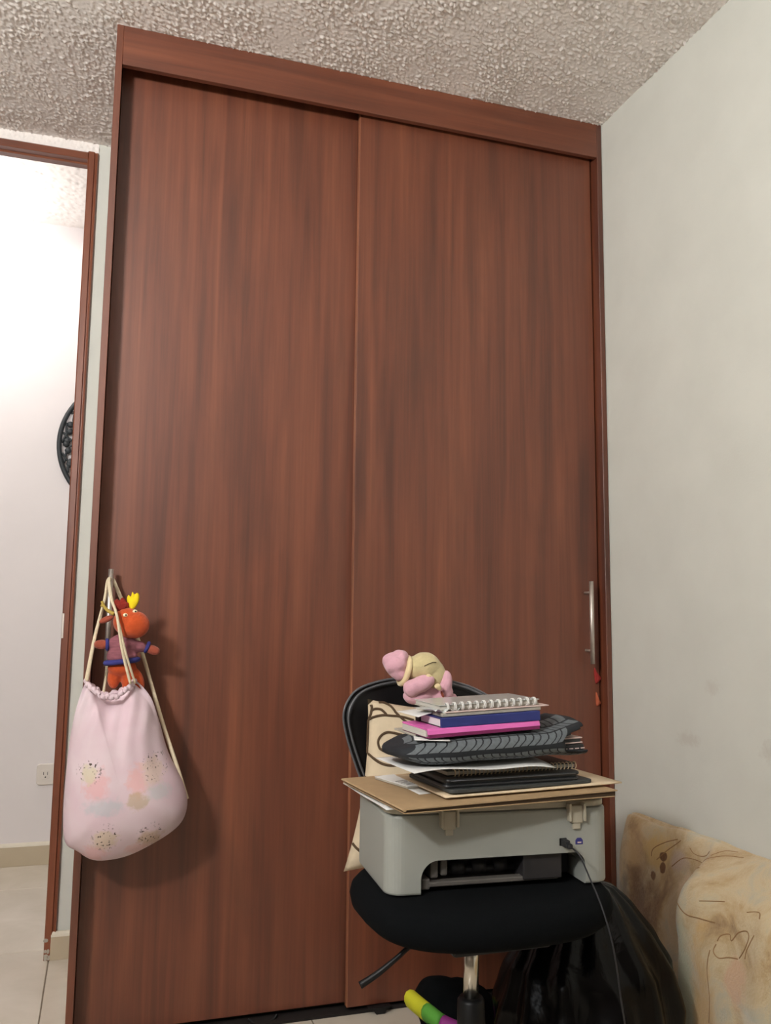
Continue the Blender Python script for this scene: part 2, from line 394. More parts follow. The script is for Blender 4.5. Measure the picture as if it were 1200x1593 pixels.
# left wall, wall behind the camera with its window
x0, x1, z0, z1 = WIN
struct(link('wall_left', box(XL-0.1, XL, YB, D, 0, HH), 'taupe', origin=(XL, 0, 0)), 'plain left wall outside the picture', 'wall')
struct(link('wall_front', join(box(XL, x0, YB-0.1, YB, 0, H), box(x1, W, YB-0.1, YB, 0, H), box(x0, x1, YB-0.1, YB, 0, z0), box(x0, x1, YB-0.1, YB, z1, H)), 'taupe', origin=(0, YB, 0)), 'wall with the window behind the viewer', 'wall')
wf = [box(x0, x1, YB-0.06, YB-0.02, z0, z0+0.04), box(x0, x1, YB-0.06, YB-0.02, z1-0.04, z1), box(x0, x0+0.04, YB-0.06, YB-0.02, z0, z1), box(x1-0.04, x1, YB-0.06, YB-0.02, z0, z1), box((x0+x1)/2-0.02, (x0+x1)/2+0.02, YB-0.06, YB-0.02, z0, z1)]
struct(link('window_1', join(*wf), 'plate', origin=((x0+x1)/2, YB-0.04, z0)), 'window frame behind the viewer', 'window')
# skirting
def skirt(name, x0, x1, y, h, lab):
    o = struct(link(name, box(x0, x1, y-0.012, y, 0, h-0.012, 0.0008, 1), 'base'), lab, 'baseboard')
    link('cap', prism([(y-0.012, h-0.012), (y, h-0.012), (y, h), (y-0.005, h), (y-0.010, h-0.006)], 'x', x0, x1), 'basecap', o); return o
skirt('baseboard_hall', XL, 0.8, YH, 0.082, 'beige tile skirting along the hallway wall')
skirt('baseboard_strip', JX+0.0165, -0.0015, D-0.006, 0.072, 'short skirting piece beside the wardrobe')
o = struct(link('baseboard_right', box(W-0.012, W, YB, -0.02, 0, 0.075, 0.001, 1), 'base'), 'skirting along the right wall', 'baseboard')
# door frame: stepped jambs and head
def jamb(xa, s):   # s=+1: material to the right of xa
    ya, yb = D-0.016, D+0.040
    return [(xa, ya+0.003), (xa+s*0.003, ya), (xa+s*0.018, ya), (xa+s*0.0205, ya+0.006), (xa+s*0.023, ya+0.006), (xa+s*0.0275, ya+0.0035), (xa+s*0.030, ya+0.009), (xa+s*0.030, yb), (xa, yb)]
lm_ = ceiling_mesh(0, JX+0.03-OX+0.03, 0, H-HB-0.022, 0.02, 0.004, 0, 0.004, 9)
lm_.transform(Matrix(((1,0,0,OX-0.03),(0,0,1,D-0.0005),(0,1,0,HB+0.022),(0,0,0,1))))
struct(link('trim_2', lm_, 'ceil'), 'rough plaster strip above the door frame', 'plaster')
fr = thing('trim_1', (JX, D, 0), 'brown wooden door frame at the left edge', 'door frame'); fr['kind'] = 'structure'
link('jamb', prism(jamb(JX, 1), 'z', 0.0, HB+0.026), 'trimwood', fr)
link('jamb', prism(jamb(OX, -1), 'z', 0.0, HB+0.026), 'trimwood', fr)
ya = D-0.016
link('head', prism([(ya, HB+0.002), (ya+0.002, HB), (ya+0.026, HB), (ya+0.030, HB-0.004), (D+0.040, HB-0.004), (D+0.040, HB+0.024), (ya+0.004, HB+0.024), (ya, HB+0.020)], 'x', OX, JX), 'trimwood_h', fr)
sp = link('strike_plate', box(JX-0.0008, JX+0.006, D-0.0172, D+0.02, 0.86, 0.93, 0.001, 1), 'steel', fr)
chips = []
for k in range(9):
    zz = 0.004+0.05*random.random()**1.5; xx = JX+0.003+0.022*random.random()
    chips.append(blobs([((xx, D-0.0155, zz), (0.004+0.004*random.random(), 0.0015, 0.004+0.007*random.random()))], 0.0012, 1))
link('chipped_edge', join(*chips), 'greypaper', fr)

# ================================================================== WARDROBE
wd = thing('wardrobe', (W/2, 0.29, 0), 'tall built-in cherry wood wardrobe with two sliding doors', 'wardrobe')
XR = 1.3395
link('side_panel', box(0.0, 0.0155, 0.0, D-0.008, 0.0, H-0.001, 0.0008, 1), 'wood', wd)
link('side_panel', box(1.3245, XR, 0.0, D-0.008, 0.0, H-0.001, 0.0008, 1), 'wood', wd)
link('header', box(0.0155, 1.3245, 0.0006, 0.0155, 2.2475, H-0.001, 0.0008, 1), 'wood_h', wd)
link('top_rail', box(0.0155, 1.3245, 0.0165, 0.09, 2.318, 2.335), 'dark', wd)
link('back_panel', box(0.0155, 1.3245, D-0.016, D-0.009, 0.02, H-0.01), 'wood', wd)
link('floor_rail', box(0.0155, 1.3245, 0.030, 0.078, 0.0, 0.006), 'dark', wd)
LD = link('sliding_door', box(0.0165, 0.70, 0.057, 0.075, 0.018, 2.305, 0.0009, 1), 'wood', wd)
RD = link('sliding_door', box(0.6255, 1.3195, 0.031, 0.049, 0.016, 2.30, 0.0009, 1), 'wood', wd)
link('edge_band', box(0.6240, 0.6256, 0.0312, 0.0488, 0.016, 2.30, 0.0005, 1), 'edge', RD)
for xx, dr, yf in ((0.0478, LD, 0.057), (1.2785, RD, 0.031)):
    yc = yf-0.034
    h = [cyl((xx, yc, 0.811), (xx, yc, 1.030), 0.006, 24), cyl((xx, yc, 1.000), (xx, yf+0.001, 1.000), 0.0032, 14), cyl((xx, yc, 0.846), (xx, yf+0.001, 0.846), 0.0032, 14)]
    link('handle', join(*h), 'steel', dr)
link('door_guide', prism([(0.672, 0.016), (0.728, 0.016), (0.716, 0.006), (0.713, -0.0), (0.692, -0.0), (0.686, 0.008)], 'y', 0.012, 0.030, 0.001), 'black', wd)
link('seal_strip', tube([(0.395, 0.05, 0.012), (0.41, 0.045, 0.004), (0.433, 0.04, 0.003), (0.452, 0.045, 0.005), (0.462, 0.05, 0.014)], 0.0028, 8, smooth_n=6), 'black', LD)

# scraps of cloth caught in the door gap
def scrap(name, pts, mat, lab):
    me = inflate(pts, (sum(p[0] for p in pts)/len(pts), sum(p[1] for p in pts)/len(pts)), 0.030, 0.006, 0.006, 6, lambda x, z, s: 0.002*math.sin(x*700+z*90)*(1-s))
    return tag(link(name, me, mat), lab, 'cloth')
scrap('red_cloth', [(1.303, 0.80), (1.309, 0.79), (1.325-0.002, 0.772), (1.316, 0.762), (1.307, 0.757), (1.303, 0.775)], 'redcloth', 'red cloth corner caught in the door gap below the right handle')
scrap('tan_cloth', [(1.307, 0.735), (1.310, 0.728), (1.3205, 0.706), (1.316, 0.700), (1.308, 0.698), (1.306, 0.715)], 'tancloth', 'small rust-coloured cloth corner in the door gap, the lower one')

# ================================================================== HALLWAY THINGS
ring = thing('wall_ornament', (0.11, YH, 1.33), 'round dark carved openwork ornament hanging on the hallway wall', 'ornament')
cx, cz, R = 0.112, 1.60, 0.271
link('rim', tube([(cx+R*math.cos(2*PI*k/72), YH-0.02, cz+R*math.sin(2*PI*k/72)) for k in range(72)], 0.0095, 8, True), 'ring', ring)
br = []
random.seed(11)
for k in range(40):
    a = 2*PI*k/40; p = [(cx+(R-0.01)*math.cos(a), (R-0.01)*math.sin(a)+cz)]
    for q in range(3):
        rr = R-0.035-0.05*q; aa = a+random.uniform(-0.3, 0.3); p.append((cx+rr*math.cos(aa), cz+rr*math.sin(aa)))
    br.append(tube([(x, YH-0.02, z) for x, z in p], lambda s: 0.0048*(1-0.4*s), 6, smooth_n=5))
    e = p[1]; ang = a+1.2
    br.append(tube([(e[0], YH-0.02, e[1]), (e[0]+0.012*math.cos(ang), YH-0.021, e[1]+0.012*math.sin(ang)), (e[0]+0.026*math.cos(ang), YH-0.02, e[1]+0.026*math.sin(ang))], lambda s: 0.002+0.011*math.sin(PI*min(1, s*0.95)), 8, smooth_n=4, flat=0.5, flatdir=(0,1,0)))
for rr in (0.10, 0.17): br.append(tube([(cx+rr*math.cos(2*PI*k/48)*(1+0.06*math.sin(7*2*PI*k/48)), YH-0.02, cz+rr*math.sin(2*PI*k/48)*(1+0.06*math.sin(7*2*PI*k/48))) for k in range(48)], 0.005, 6, True))
link('carved_branches', join(*br), 'ring', ring)
ol = thing('wall_outlet', (-0.112, YH, 0.29), 'white double wall outlet low on the hallway wall', 'outlet')
link('cover_plate', prism(rrect(-0.172, -0.054, 0.289, 0.367, 0.012), 'y', YH-0.009, YH, 0.003), 'plate', ol)
for xx in (-0.140, -0.086):
    s = link('socket', prism(rrect(xx-0.016, xx+0.016, 0.312, 0.344, 0.008), 'y', YH-0.0105, YH-0.008, 0.0008), 'plate', ol)
    link('slot', join(box(xx-0.008, xx-0.006, YH-0.011, YH-0.010, 0.326, 0.337), box(xx+0.006, xx+0.008, YH-0.011, YH-0.010, 0.326, 0.337), cyl((xx, YH-0.011, 0.318), (xx, YH-0.010, 0.318), 0.0025, 10)), 'black', s)

# ================================================================== DRAWSTRING BAG ON THE LEFT HANDLE
bagm = NT('bag_print'); v = bagm.coords()
bg = thing('drawstring_bag', (0.09, -0.02, 0.40), 'pale pink drawstring bag printed with pastel animals, hanging on left door handle', 'bag')
def P(x, z): return (x-0.09, 0, z-0.40)
base = bagm.ramp(bagm.noise(v, 9, 3), [(0.35, srgb(210,184,194)), (0.65, srgb(216,198,204))])
spots = [(P(0.040, 0.575), (0.030, 0.040), (218,160,160), 0.55, 2.0), (P(0.025, 0.600), (0.020, 0.024), (206,196,170), 0.8, 2.5), (P(0.055, 0.535), (0.045, 0.022), (170,186,190), 0.5, 2.0),
         (P(0.120, 0.585), (0.026, 0.040), (222,164,158), 0.55, 2.0), (P(0.120, 0.545), (0.026, 0.022), (182,162,124), 0.6, 2.4), (P(0.150, 0.600), (0.028, 0.036), (210,188,176), 0.8, 2.2), (P(0.165, 0.560), (0.03, 0.02), (182,194,194), 0.45, 2.0),
         (P(0.060, 0.465), (0.032, 0.026), (204,186,164), 0.8, 2.2), (P(0.040, 0.435), (0.03, 0.022), (214,160,160), 0.5, 2.0), (P(0.150, 0.462), (0.032, 0.022), (190,164,140), 0.75, 2.2), (P(0.125, 0.440), (0.03, 0.018), (216,170,168), 0.5, 2.0)]
c = blotches(bagm, base, spots, v, 70)
# dark flecks of the animals' markings
fl = bagm.noise(v, 170, 2, 0.5)
flm = bagm.math('MULTIPLY', bagm.math('SUBTRACT', fl, 0.60), 14, True)
msk = None
for p, rd in ((P(0.025, 0.605), 0.030), (P(0.152, 0.612), 0.036), (P(0.062, 0.472), 0.034), (P(0.152, 0.470), 0.032)):
    sb = bagm.n('ShaderNodeVectorMath', operation='SUBTRACT'); bagm.l(v, sb.inputs[0]); sb.inputs[1].default_value = p
    ml = bagm.n('ShaderNodeVectorMath', operation='MULTIPLY'); bagm.l(sb.outputs[0], ml.inputs[0]); ml.inputs[1].default_value = (1/rd, 0, 1/rd)
    ln = bagm.n('ShaderNodeVectorMath', operation='LENGTH'); bagm.l(ml.outputs[0], ln.inputs[0])
    q = bagm.math('MULTIPLY', bagm.math('SUBTRACT', 1.0, ln.outputs['Value']), 2.5, True)
    msk = q if msk is None else bagm.math('MAXIMUM', msk, q)
c = bagm.mix(bagm.math('MULTIPLY', flm, msk), c, srgb(84,72,66))
bagm.color(c); bagm.val('Roughness', 0.85); bagm.val('Specular IOR Level', 0.25); bagm.bump(bagm.noise(v, 500, 2), 0.15, 0.001)
BO = [(0.009, 0.784), (0.029, 0.764), (0.049, 0.752), (0.076, 0.757), (0.095, 0.775), (0.104, 0.783), (0.116, 0.78), (0.143, 0.748), (0.162, 0.7), (0.185, 0.63), (0.218, 0.568), (0.23, 0.526), (0.222, 0.486), (0.192, 0.457), (0.13, 0.425), (0.085, 0.413), (0.04, 0.414), (0.007, 0.434), (-0.018, 0.455), (-0.025, 0.52), (-0.022, 0.624), (-0.016, 0.691), (-0.006, 0.744)]
def bagfold(x, z, s):
    top = max(0, min(1, (z-0.56)/0.2)); u = (x-0.06)/(0.5+0.5*(0.8-z)/0.3)
    f = top*0.010*math.sin(u*125+2.2*math.sin(z*22)+1.5*noise.noise(Vector((x*20, z*6, 0))))*(0.3+0.7*s)*(0.7+0.8*noise.noise(Vector((x*25, z*5, 7))))
    low = max(0, min(1, (0.60-z)/0.15))
    f += low*0.007*math.sin((x*0.7+z)*70)*max(0, (x-0.08)/0.12 if x > 0.08 else 0.0)
    f += 0.010*noise.noise(Vector((x*14, z*9, 3.1)))
    return f*(1-s**8)-0.028*top*top
bag_me = inflate(BO, (0.085, 0.570), -0.058, 0.080, 0.085, 26, bagfold, 0.55)
link('bag_body', bag_me, bagm.m, bg)
# gathered hem round the mouth
hem = [(0.008,-0.058,0.783),(0.018,-0.080,0.772),(0.035,-0.092,0.759),(0.052,-0.096,0.753),(0.075,-0.094,0.757),(0.094,-0.082,0.772),(0.106,-0.058,0.782),(0.085,-0.038,0.764),(0.05,-0.032,0.754),(0.025,-0.038,0.767)]
Hm = cat_rom(hem, 10, True)
Hm = [p+Vector((0, 0, 0.0022*math.sin(i*1.1))) for i, p in enumerate(Hm)]
link('gathered_hem', tube(Hm, lambda s: 0.0052+0.0016*math.sin(s*2*PI*24), 8, True), bagm.m, bg)
def cord(pts, r=0.0030): return link('drawstring', tube(pts, r*1.2, 8, smooth_n=8, flat=0.8), 'cord', bg)
cord([(0.049, 0.022, 1.006), (0.043, 0.010, 1.004), (0.034, -0.020, 0.942), (0.021, -0.050, 0.879), (0.009, -0.066, 0.785)])
cord([(0.052, 0.026, 1.006), (0.041, 0.006, 1.003), (0.037, -0.012, 0.962), (0.030, -0.030, 0.930), (0.018, -0.048, 0.870), (0.006, -0.062, 0.785)], 0.0024)
cord([(0.049, 0.024, 1.007), (0.043, 0.004, 1.004), (0.049, -0.050, 0.965), (0.063, -0.094, 0.925), (0.078, -0.096, 0.850), (0.098, -0.086, 0.780)])
cord([(0.050, 0.026, 1.006), (0.045, 0.000, 1.003), (0.052, -0.056, 0.960), (0.066, -0.092, 0.915), (0.085, -0.094, 0.845), (0.108, -0.074, 0.780)], 0.0026)
cord([(0.046, 0.026, 1.006), (0.053, 0.030, 1.006), (0.062, 0.030, 0.987), (0.074, 0.030, 0.962), (0.097, 0.030, 0.915), (0.119, 0.020, 0.857), (0.144, 0.0, 0.778), (0.175, -0.030, 0.682), (0.204, -0.055, 0.601), (0.229, -0.058, 0.529)], 0.0036)
cord([(0.049, 0.046, 0.86), (0.049, 0.016, 0.811), (0.044, -0.034, 0.757)], 0.0028)

# ================================================================== PLUSH ANIMAL TUCKED BEHIND THE STRAPS
ty = -0.052
to = thing('plush_animal', (0.08, ty, 0.78), 'orange plush animal with yellow felt antlers and mauve knitted top', 'plush toy')
link('head', blobs([((0.086, ty, 0.912), (0.030, 0.028, 0.031)), ((0.103, ty-0.010, 0.905), (0.031, 0.028, 0.030)), ((0.092, ty-0.004, 0.893), (0.024, 0.024, 0.018))], 0.003, 6), 'orange', to)
link('ear', blobs([((0.042, ty+0.004, 0.916), (0.017, 0.006, 0.007), (0, -0.45, 0))], 0.002, 3), 'orangedark', to)
link('tuft', blobs([((0.068, ty+0.002, 0.944), (0.015, 0.013, 0.012)), ((0.080, ty, 0.947), (0.010, 0.012, 0.010)), ((0.062, ty, 0.952), (0.006, 0.007, 0.009)), ((0.074, ty-0.004, 0.956), (0.006, 0.006, 0.008))], 0.002, 2, 0.003, 160), 'redfur', to)
AN = [(0.092,0.938),(0.086,0.950),(0.083,0.961),(0.086,0.970),(0.091,0.967),(0.094,0.977),(0.099,0.972),(0.104,0.975),(0.109,0.971),(0.109,0.958),(0.104,0.946),(0.098,0.939)]
link('antler', inflate(AN, (0.097, 0.956), ty-0.004, 0.005, 0.005, 6), 'yellow', to)
link('antler', tube([(0.058, ty+0.004, 0.928), (0.045, ty+0.010, 0.935), (0.036, ty+0.012, 0.945), (0.031, ty+0.012, 0.956)], lambda s: 0.0045*(1-0.35*s), 8, smooth_n=5), 'mustard', to)
link('antler_twig', tube([(0.036, ty+0.012, 0.944), (0.029, ty+0.012, 0.947)], 0.0026, 8), 'mustard', to)
for ex, ez, ey in ((0.081, 0.926, ty-0.026), (0.101, 0.934, ty-0.018)):
    e = link('eye', blobs([((ex, ey, ez), (0.0055, 0.004, 0.0042))], 0.0012, 1), 'eye', to)
    link('pupil', blobs([((ex+0.001, ey-0.0034, ez), (0.002, 0.0014, 0.002))], 0.0007, 1), 'black', e)
link('top', blobs([((0.079, ty+0.004, 0.860), (0.030, 0.024, 0.026)), ((0.079, ty+0.004, 0.838), (0.033, 0.026, 0.024)), ((0.055, ty+0.002, 0.862), (0.016, 0.013, 0.013)), ((0.114, ty+0.006, 0.858), (0.020, 0.012, 0.012), (0, 0.35, 0))], 0.003, 4, 0.001, 120), 'shirt', to)
HEM = [(0.079+0.0335*math.cos(2*PI*k/32), ty+0.004+0.0265*math.sin(2*PI*k/32), 0.826+0.004*math.cos(2*PI*k/32)) for k in range(32)]
link('blue_hem', tube(HEM, 0.0058, 8, True), 'bluehem', to)
for pc, ax in (((0.047, ty, 0.862), (1, 0, 0.05)), ((0.131, ty+0.006, 0.856), (1, 0, -0.4))):
    A = Vector(ax).normalized(); q1 = A.orthogonal().normalized(); q2 = A.cross(q1)
    link('cuff', tube([Vector(pc)+(q1*math.cos(2*PI*k/20)+q2*math.sin(2*PI*k/20))*0.0098 for k in range(20)], 0.0042, 8, True), 'bluehem', to)
link('arm', blobs([((0.036, ty-0.002, 0.862), (0.018, 0.010, 0.0105)), ((0.028, ty-0.003, 0.862), (0.009, 0.0095, 0.0095))], 0.0022, 4), 'orangedark', to)
link('arm', blobs([((0.143, ty+0.004, 0.850), (0.017, 0.010, 0.0105), (0, 0.35, 0)), ((0.150, ty+0.003, 0.848), (0.009, 0.009, 0.009))], 0.0022, 4), 'orangedark', to)
link('lower_body', blobs([((0.080, ty+0.008, 0.812), (0.031, 0.024, 0.020)), ((0.064, ty+0.012, 0.79), (0.014, 0.014, 0.024)), ((0.094, ty+0.004, 0.785), (0.014, 0.014, 0.028)), ((0.113, ty+0.010, 0.786), (0.014, 0.014, 0.028), (0, -0.4, 0))], 0.003, 4), 'orange', to)

# ================================================================== OFFICE CHAIR
SX, SY = 0.697, -0.566
ch = thing('office_chair', (SX-0.012, SY, 0), 'black fabric office chair carrying the printer, with chrome column', 'chair')
def sup(a, e=2.8):
    c, s = math.cos(a), math.sin(a); return (abs(c)**(2/e)*(1 if c >= 0 else -1), abs(s)**(2/e)*(1 if s >= 0 else -1))
V, F = [], []; prof = [(0.0, 0.402), (0.55, 0.401), (0.80, 0.402), (0.92, 0.408), (0.985, 0.422), (1.0, 0.438), (0.985, 0.452), (0.94, 0.463), (0.86, 0.468), (0.6, 0.4685), (0.3, 0.4685), (0.0, 0.4685)]
NS = 64
for s, z in prof:
    for k in range(NS):
        x, y = sup(2*PI*k/NS); V.append((SX+0.226*x*s, SY+0.182*y*s, z-0.008*max(0, -y)*s**4))
for i in range(len(prof)-1):
    for k in range(NS): F.append((i*NS+k, i*NS+(k+1) % NS, (i+1)*NS+(k+1) % NS, (i+1)*NS+k))
link('seat', me_from(V, F), 'blackfab', ch)
link('seat_pan', box(SX-0.09, SX+0.09, SY-0.10, SY+0.12, 0.372, 0.403, 0.006), 'black', ch)
bo = [(0.511,0.728),(0.522,0.758),(0.548,0.780),(0.604,0.7945),(0.668,0.799),(0.734,0.795),(0.800,0.780),(0.854,0.750),(0.872,0.722),(0.866,0.685),(0.845,0.630),(0.82,0.585),(0.775,0.566),(0.69,0.560),(0.605,0.566),(0.562,0.588),(0.536,0.640),(0.518,0.690)]
def curve(me, k=1.1):
    for v in me.vertices: v.co.y += -k*(v.co.x-SX)**2
    return me
BY = -0.268
link('backrest', curve(inflate(bo, (SX, 0.68), BY, 0.018, 0.022, 10, None, 0.4)), 'black', ch)
for k, sc in enumerate((1.0, 0.955)):
    pts = cat_rom([(SX+(p[0]-SX)*sc, BY-0.004-0.012*k, 0.68+(p[1]-0.68)*sc) for p in bo], 6, True)
    link('piping', curve(tube(pts, 0.0028, 8, True)), 'piping', ch)
link('back_bar', tube([(SX, SY+0.05, 0.385), (SX, -0.30, 0.378), (SX, -0.262, 0.40), (SX, -0.243, 0.48), (SX, -0.238, 0.60)], 0.016, 12, smooth_n=6, flat=0.55, flatdir=(0,0,1)), 'black', ch)
PXc, PYc = SX-0.016, SY
link('gas_column', cyl((PXc, PYc, 0.25), (PXc, PYc, 0.375), 0.0135, 28), 'chrome', ch)
link('column_sleeve', lathe([(0.026, 0.07), (0.027, 0.12), (0.025, 0.20), (0.024, 0.262), (0.020, 0.268)], PXc, PYc), 'black', ch)
link('lever', tube([(SX-0.07, SY, 0.385), (0.575, SY+0.01, 0.361), (0.545, SY+0.012, 0.340), (0.512, SY+0.014, 0.318), (0.482, SY+0.016, 0.302)], lambda s: 0.0045+0.004*max(0, s-0.45), 10, smooth_n=5), 'black', ch)
link('hub', lathe([(0.03, 0.055), (0.045, 0.065), (0.045, 0.095), (0.030, 0.115), (0.026, 0.12)], PXc, PYc), 'black', ch)
for k in range(5):
    a = rad(54+72*k); dx, dy = math.cos(a), math.sin(a); L = 0.170
    lg = link('leg', tube([(PXc+dx*0.03, PYc+dy*0.03, 0.085), (PXc+dx*L*0.6, PYc+dy*L*0.6, 0.075), (PXc+dx*L, PYc+dy*L, 0.058)], lambda s: 0.017-0.005*s, 8, smooth_n=3), 'black', ch)
    cxx, cyy = PXc+dx*L, PYc+dy*L
    wheel = [cyl((cxx-dy*s0, cyy+dx*s0, 0.0235), (cxx-dy*s1, cyy+dx*s1, 0.0235), 0.0235, 18) for s0, s1 in ((-0.020, -0.006), (0.006, 0.020))]
    link('caster', join(*wheel, cyl((cxx, cyy, 0.024), (cxx, cyy, 0.06), 0.005, 8)), 'black', lg)

# ================================================================== CUSHION
cu_c = Vector((0.690, -0.362, 0.5925)); tilt = rad(-9.5)
def cushion_mesh():
    V, F = [], []; n = 28; hw, hh = 0.168, 0.163
    def pt(u, v, sg):
        px = u*hw*(1-0.10*(1-v*v)*abs(u)**3); pz = v*hh*(1-0.09*(1-u*u)*abs(v)**3)
        t = 0.043*((1-abs(u)**2.6)*(1-abs(v)**2.6))**0.55
        t += 0.004*noise.noise(Vector((px*22, pz*22, sg)))*(1-max(abs(u), abs(v))**4)
        x = px*math.cos(tilt)-pz*math.sin(tilt); z = px*math.sin(tilt)*0.35+pz*math.cos(tilt)
        return Vector((cu_c.x+x, cu_c.y+sg*t+0.10*pz, cu_c.z+z))
    idx = {}
    for sg in (-1, 1):
        for i in range(n+1):
            for j in range(n+1):
                u, v = -1+2*i/n, -1+2*j/n; rim = i in (0, n) or j in (0, n); key = (i, j, 0 if rim else sg)
                if key not in idx:
                    idx[key] = len(V); V.append(pt(u, v, 0 if rim else sg))
        for i in range(n):
            for j in range(n):
                g = lambda a, b: idx[(a, b, 0 if a in (0, n) or b in (0, n) else sg)]
                F.append((g(i, j), g(i+1, j), g(i+1, j+1), g(i, j+1)))
    return me_from(V, F)
cu = thing('throw_cushion', (cu_c.x, cu_c.y, 0.42), 'beige cushion with dark brown swirls wedged between chair back and printer', 'cushion')
cme = cushion_mesh(); bv = bvh_of(cme)
link('cushion_body', cme, 'cushion', cu)
SWL = [[(0.557,0.752),(0.558,0.745),(0.554,0.728),(0.544,0.712),(0.538,0.701),(0.535,0.698)],[(0.557,0.74),(0.564,0.744),(0.575,0.743),(0.582,0.737),(0.585,0.733)],
 [(0.64,0.722),(0.615,0.729),(0.594,0.731),(0.576,0.732),(0.558,0.727),(0.547,0.714),(0.541,0.695),(0.541,0.679),(0.547,0.662),(0.559,0.648),(0.574,0.64),(0.592,0.638),(0.615,0.642)],
 [(0.574,0.756),(0.585,0.755),(0.597,0.749),(0.603,0.741),(0.606,0.736),(0.619,0.723),(0.631,0.715),(0.637,0.709),(0.655,0.69)],
 [(0.612,0.695),(0.595,0.699),(0.583,0.7),(0.572,0.694),(0.566,0.683),(0.567,0.672),(0.571,0.667),(0.585,0.66)],
 [(0.528,0.661),(0.536,0.652),(0.542,0.64),(0.544,0.631),(0.543,0.60)],[(0.603,0.752),(0.612,0.752),(0.631,0.750),(0.652,0.748),(0.70,0.745)],
 [(0.527,0.545),(0.52,0.519),(0.515,0.509),(0.508,0.501),(0.500,0.496)],[(0.509,0.501),(0.515,0.493),(0.522,0.484),(0.54,0.47)],
 [(0.496,0.485),(0.502,0.476),(0.505,0.466),(0.501,0.455),(0.494,0.449)],
 [(0.70,0.70),(0.73,0.72),(0.77,0.71),(0.79,0.67),(0.77,0.63),(0.72,0.62)],[(0.62,0.60),(0.66,0.56),(0.72,0.55),(0.76,0.58)]]
for s in SWL:
    m = cast_line(bv, s, r=0.0027)
    if m: link('swirl', m, 'swirl', cu)

# ================================================================== PINK PLUSH ON THE CHAIR BACK
py = -0.335
pp = thing('pink_plush', (0.67, py, 0.748), 'slumped pink and tan plush doll face down on top of the cushion', 'plush toy')
link('hood', blobs([((0.613, py, 0.832), (0.026, 0.030, 0.024), (0, 0.5, 0)), ((0.602, py, 0.838), (0.016, 0.022, 0.016)), ((0.622, py-0.004, 0.846), (0.016, 0.022, 0.015)), ((0.618, py-0.004, 0.812), (0.016, 0.02, 0.014))], 0.003, 5, 0.003, 70), 'plushpink', pp)
a0 = Vector((0.633, py, 0.818)); ax = Vector((0.85, 0, -0.25)).normalized(); q1 = Vector((0,1,0)); q2 = ax.cross(q1)
link('hood_trim', tube([a0+q1*math.cos(2*PI*k/28)*0.024+q2*math.sin(2*PI*k/28)*0.027 for k in range(28)], 0.0065, 8, True), 'plushcream', pp)
link('head', blobs([((0.676, py-0.002, 0.826), (0.036, 0.034, 0.030)), ((0.655, py, 0.822), (0.026, 0.028, 0.026)), ((0.696, py-0.004, 0.808), (0.027, 0.029, 0.032))], 0.003, 6, 0.0015, 60), 'plushtan', pp)
link('arm', blobs([((0.656, py-0.032, 0.792), (0.033, 0.020, 0.017), (0, -0.35, 0)), ((0.640, py-0.026, 0.784), (0.018, 0.020, 0.018))], 0.003, 5, 0.001, 80), 'plushpink', pp)
link('arm', blobs([((0.715, py-0.020, 0.792), (0.015, 0.018, 0.028), (0, 0.15, 0)), ((0.719, py-0.016, 0.774), (0.015, 0.018, 0.016))], 0.003, 5), 'plushpink', pp)
link('body', blobs([((0.660, py-0.008, 0.766), (0.032, 0.028, 0.018)), ((0.712, py-0.006, 0.762), (0.036, 0.026, 0.015)), ((0.685, py+0.004, 0.778), (0.036, 0.024, 0.022))], 0.003, 5, 0.0015, 70), 'plushpink', pp)
link('paw', blobs([((0.688, py-0.048, 0.789), (0.007, 0.006, 0.006)), ((0.692, py-0.047, 0.785), (0.005, 0.005, 0.005))], 0.0016, 3), 'plushcream', pp)
link('paw', blobs([((0.672, py-0.038, 0.808), (0.006, 0.005, 0.006)), ((0.677, py-0.037, 0.806), (0.005, 0.004, 0.005))], 0.0016, 3), 'plushcream', pp)
link('zip_tab', blobs([((0.703, py-0.036, 0.772), (0.003, 0.003, 0.008), (0, -0.4, 0))], 0.0012, 2), 'orangedark', pp)
link('stitched_seam', tube([(0.664, py-0.034, 0.829), (0.672, py-0.0355, 0.833), (0.682, py-0.036, 0.8365), (0.690, py-0.0345, 0.836)], 0.0008, 6, smooth_n=4), 'swirl', pp)

# ================================================================== PRINTER (its back towards us)
pr_z = 0.4692; pyaw = rad(-3.6)
PM = TM(0.500, -0.638, pr_z, pyaw)
pr = thing('printer', (0.70, -0.54, pr_z), 'grey multifunction printer turned back to front on the chair seat', 'printer')
PW, PDp, PHt = 0.408, 0.235, 0.128
body = prism(rrect(0, PW, 0, PDp, 0.030, 8), 'z', 0, PHt, 0.004)
xa, xb, zt, rr_ = 0.058, 0.358, 0.054, 0.022
arch = [(xa, -0.02), (xb, -0.02)]
arch += [(xb-rr_+rr_*math.cos(PI/2*k/8), zt-rr_+rr_*math.sin(PI/2*k/8)) for k in range(9)]
arch += [(xa+rr_*1.4-rr_*1.4*math.sin(PI/2*k/8), zt-rr_*1.4+rr_*1.4*math.cos(PI/2*k/8)) for k in range(9)]
cut = prism(arch, 'y', -0.05, 0.150)
tmpo = bpy.data.objects.new('cut', cut); C.objects.link(tmpo)
body = evaluated(body, [('BOOLEAN', dict(operation='DIFFERENCE', object=tmpo, solver='EXACT'))])
bpy.data.objects.remove(tmpo, do_unlink=True)
link('body', xf(body, PM), 'printer', pr)
link('scanner_lid', xf(prism(rrect(0.002, PW-0.002, 0.003, PDp-0.002, 0.030, 8), 'z', PHt+0.0008, PHt+0.0125, 0.003), PM), 'printerlid', pr)
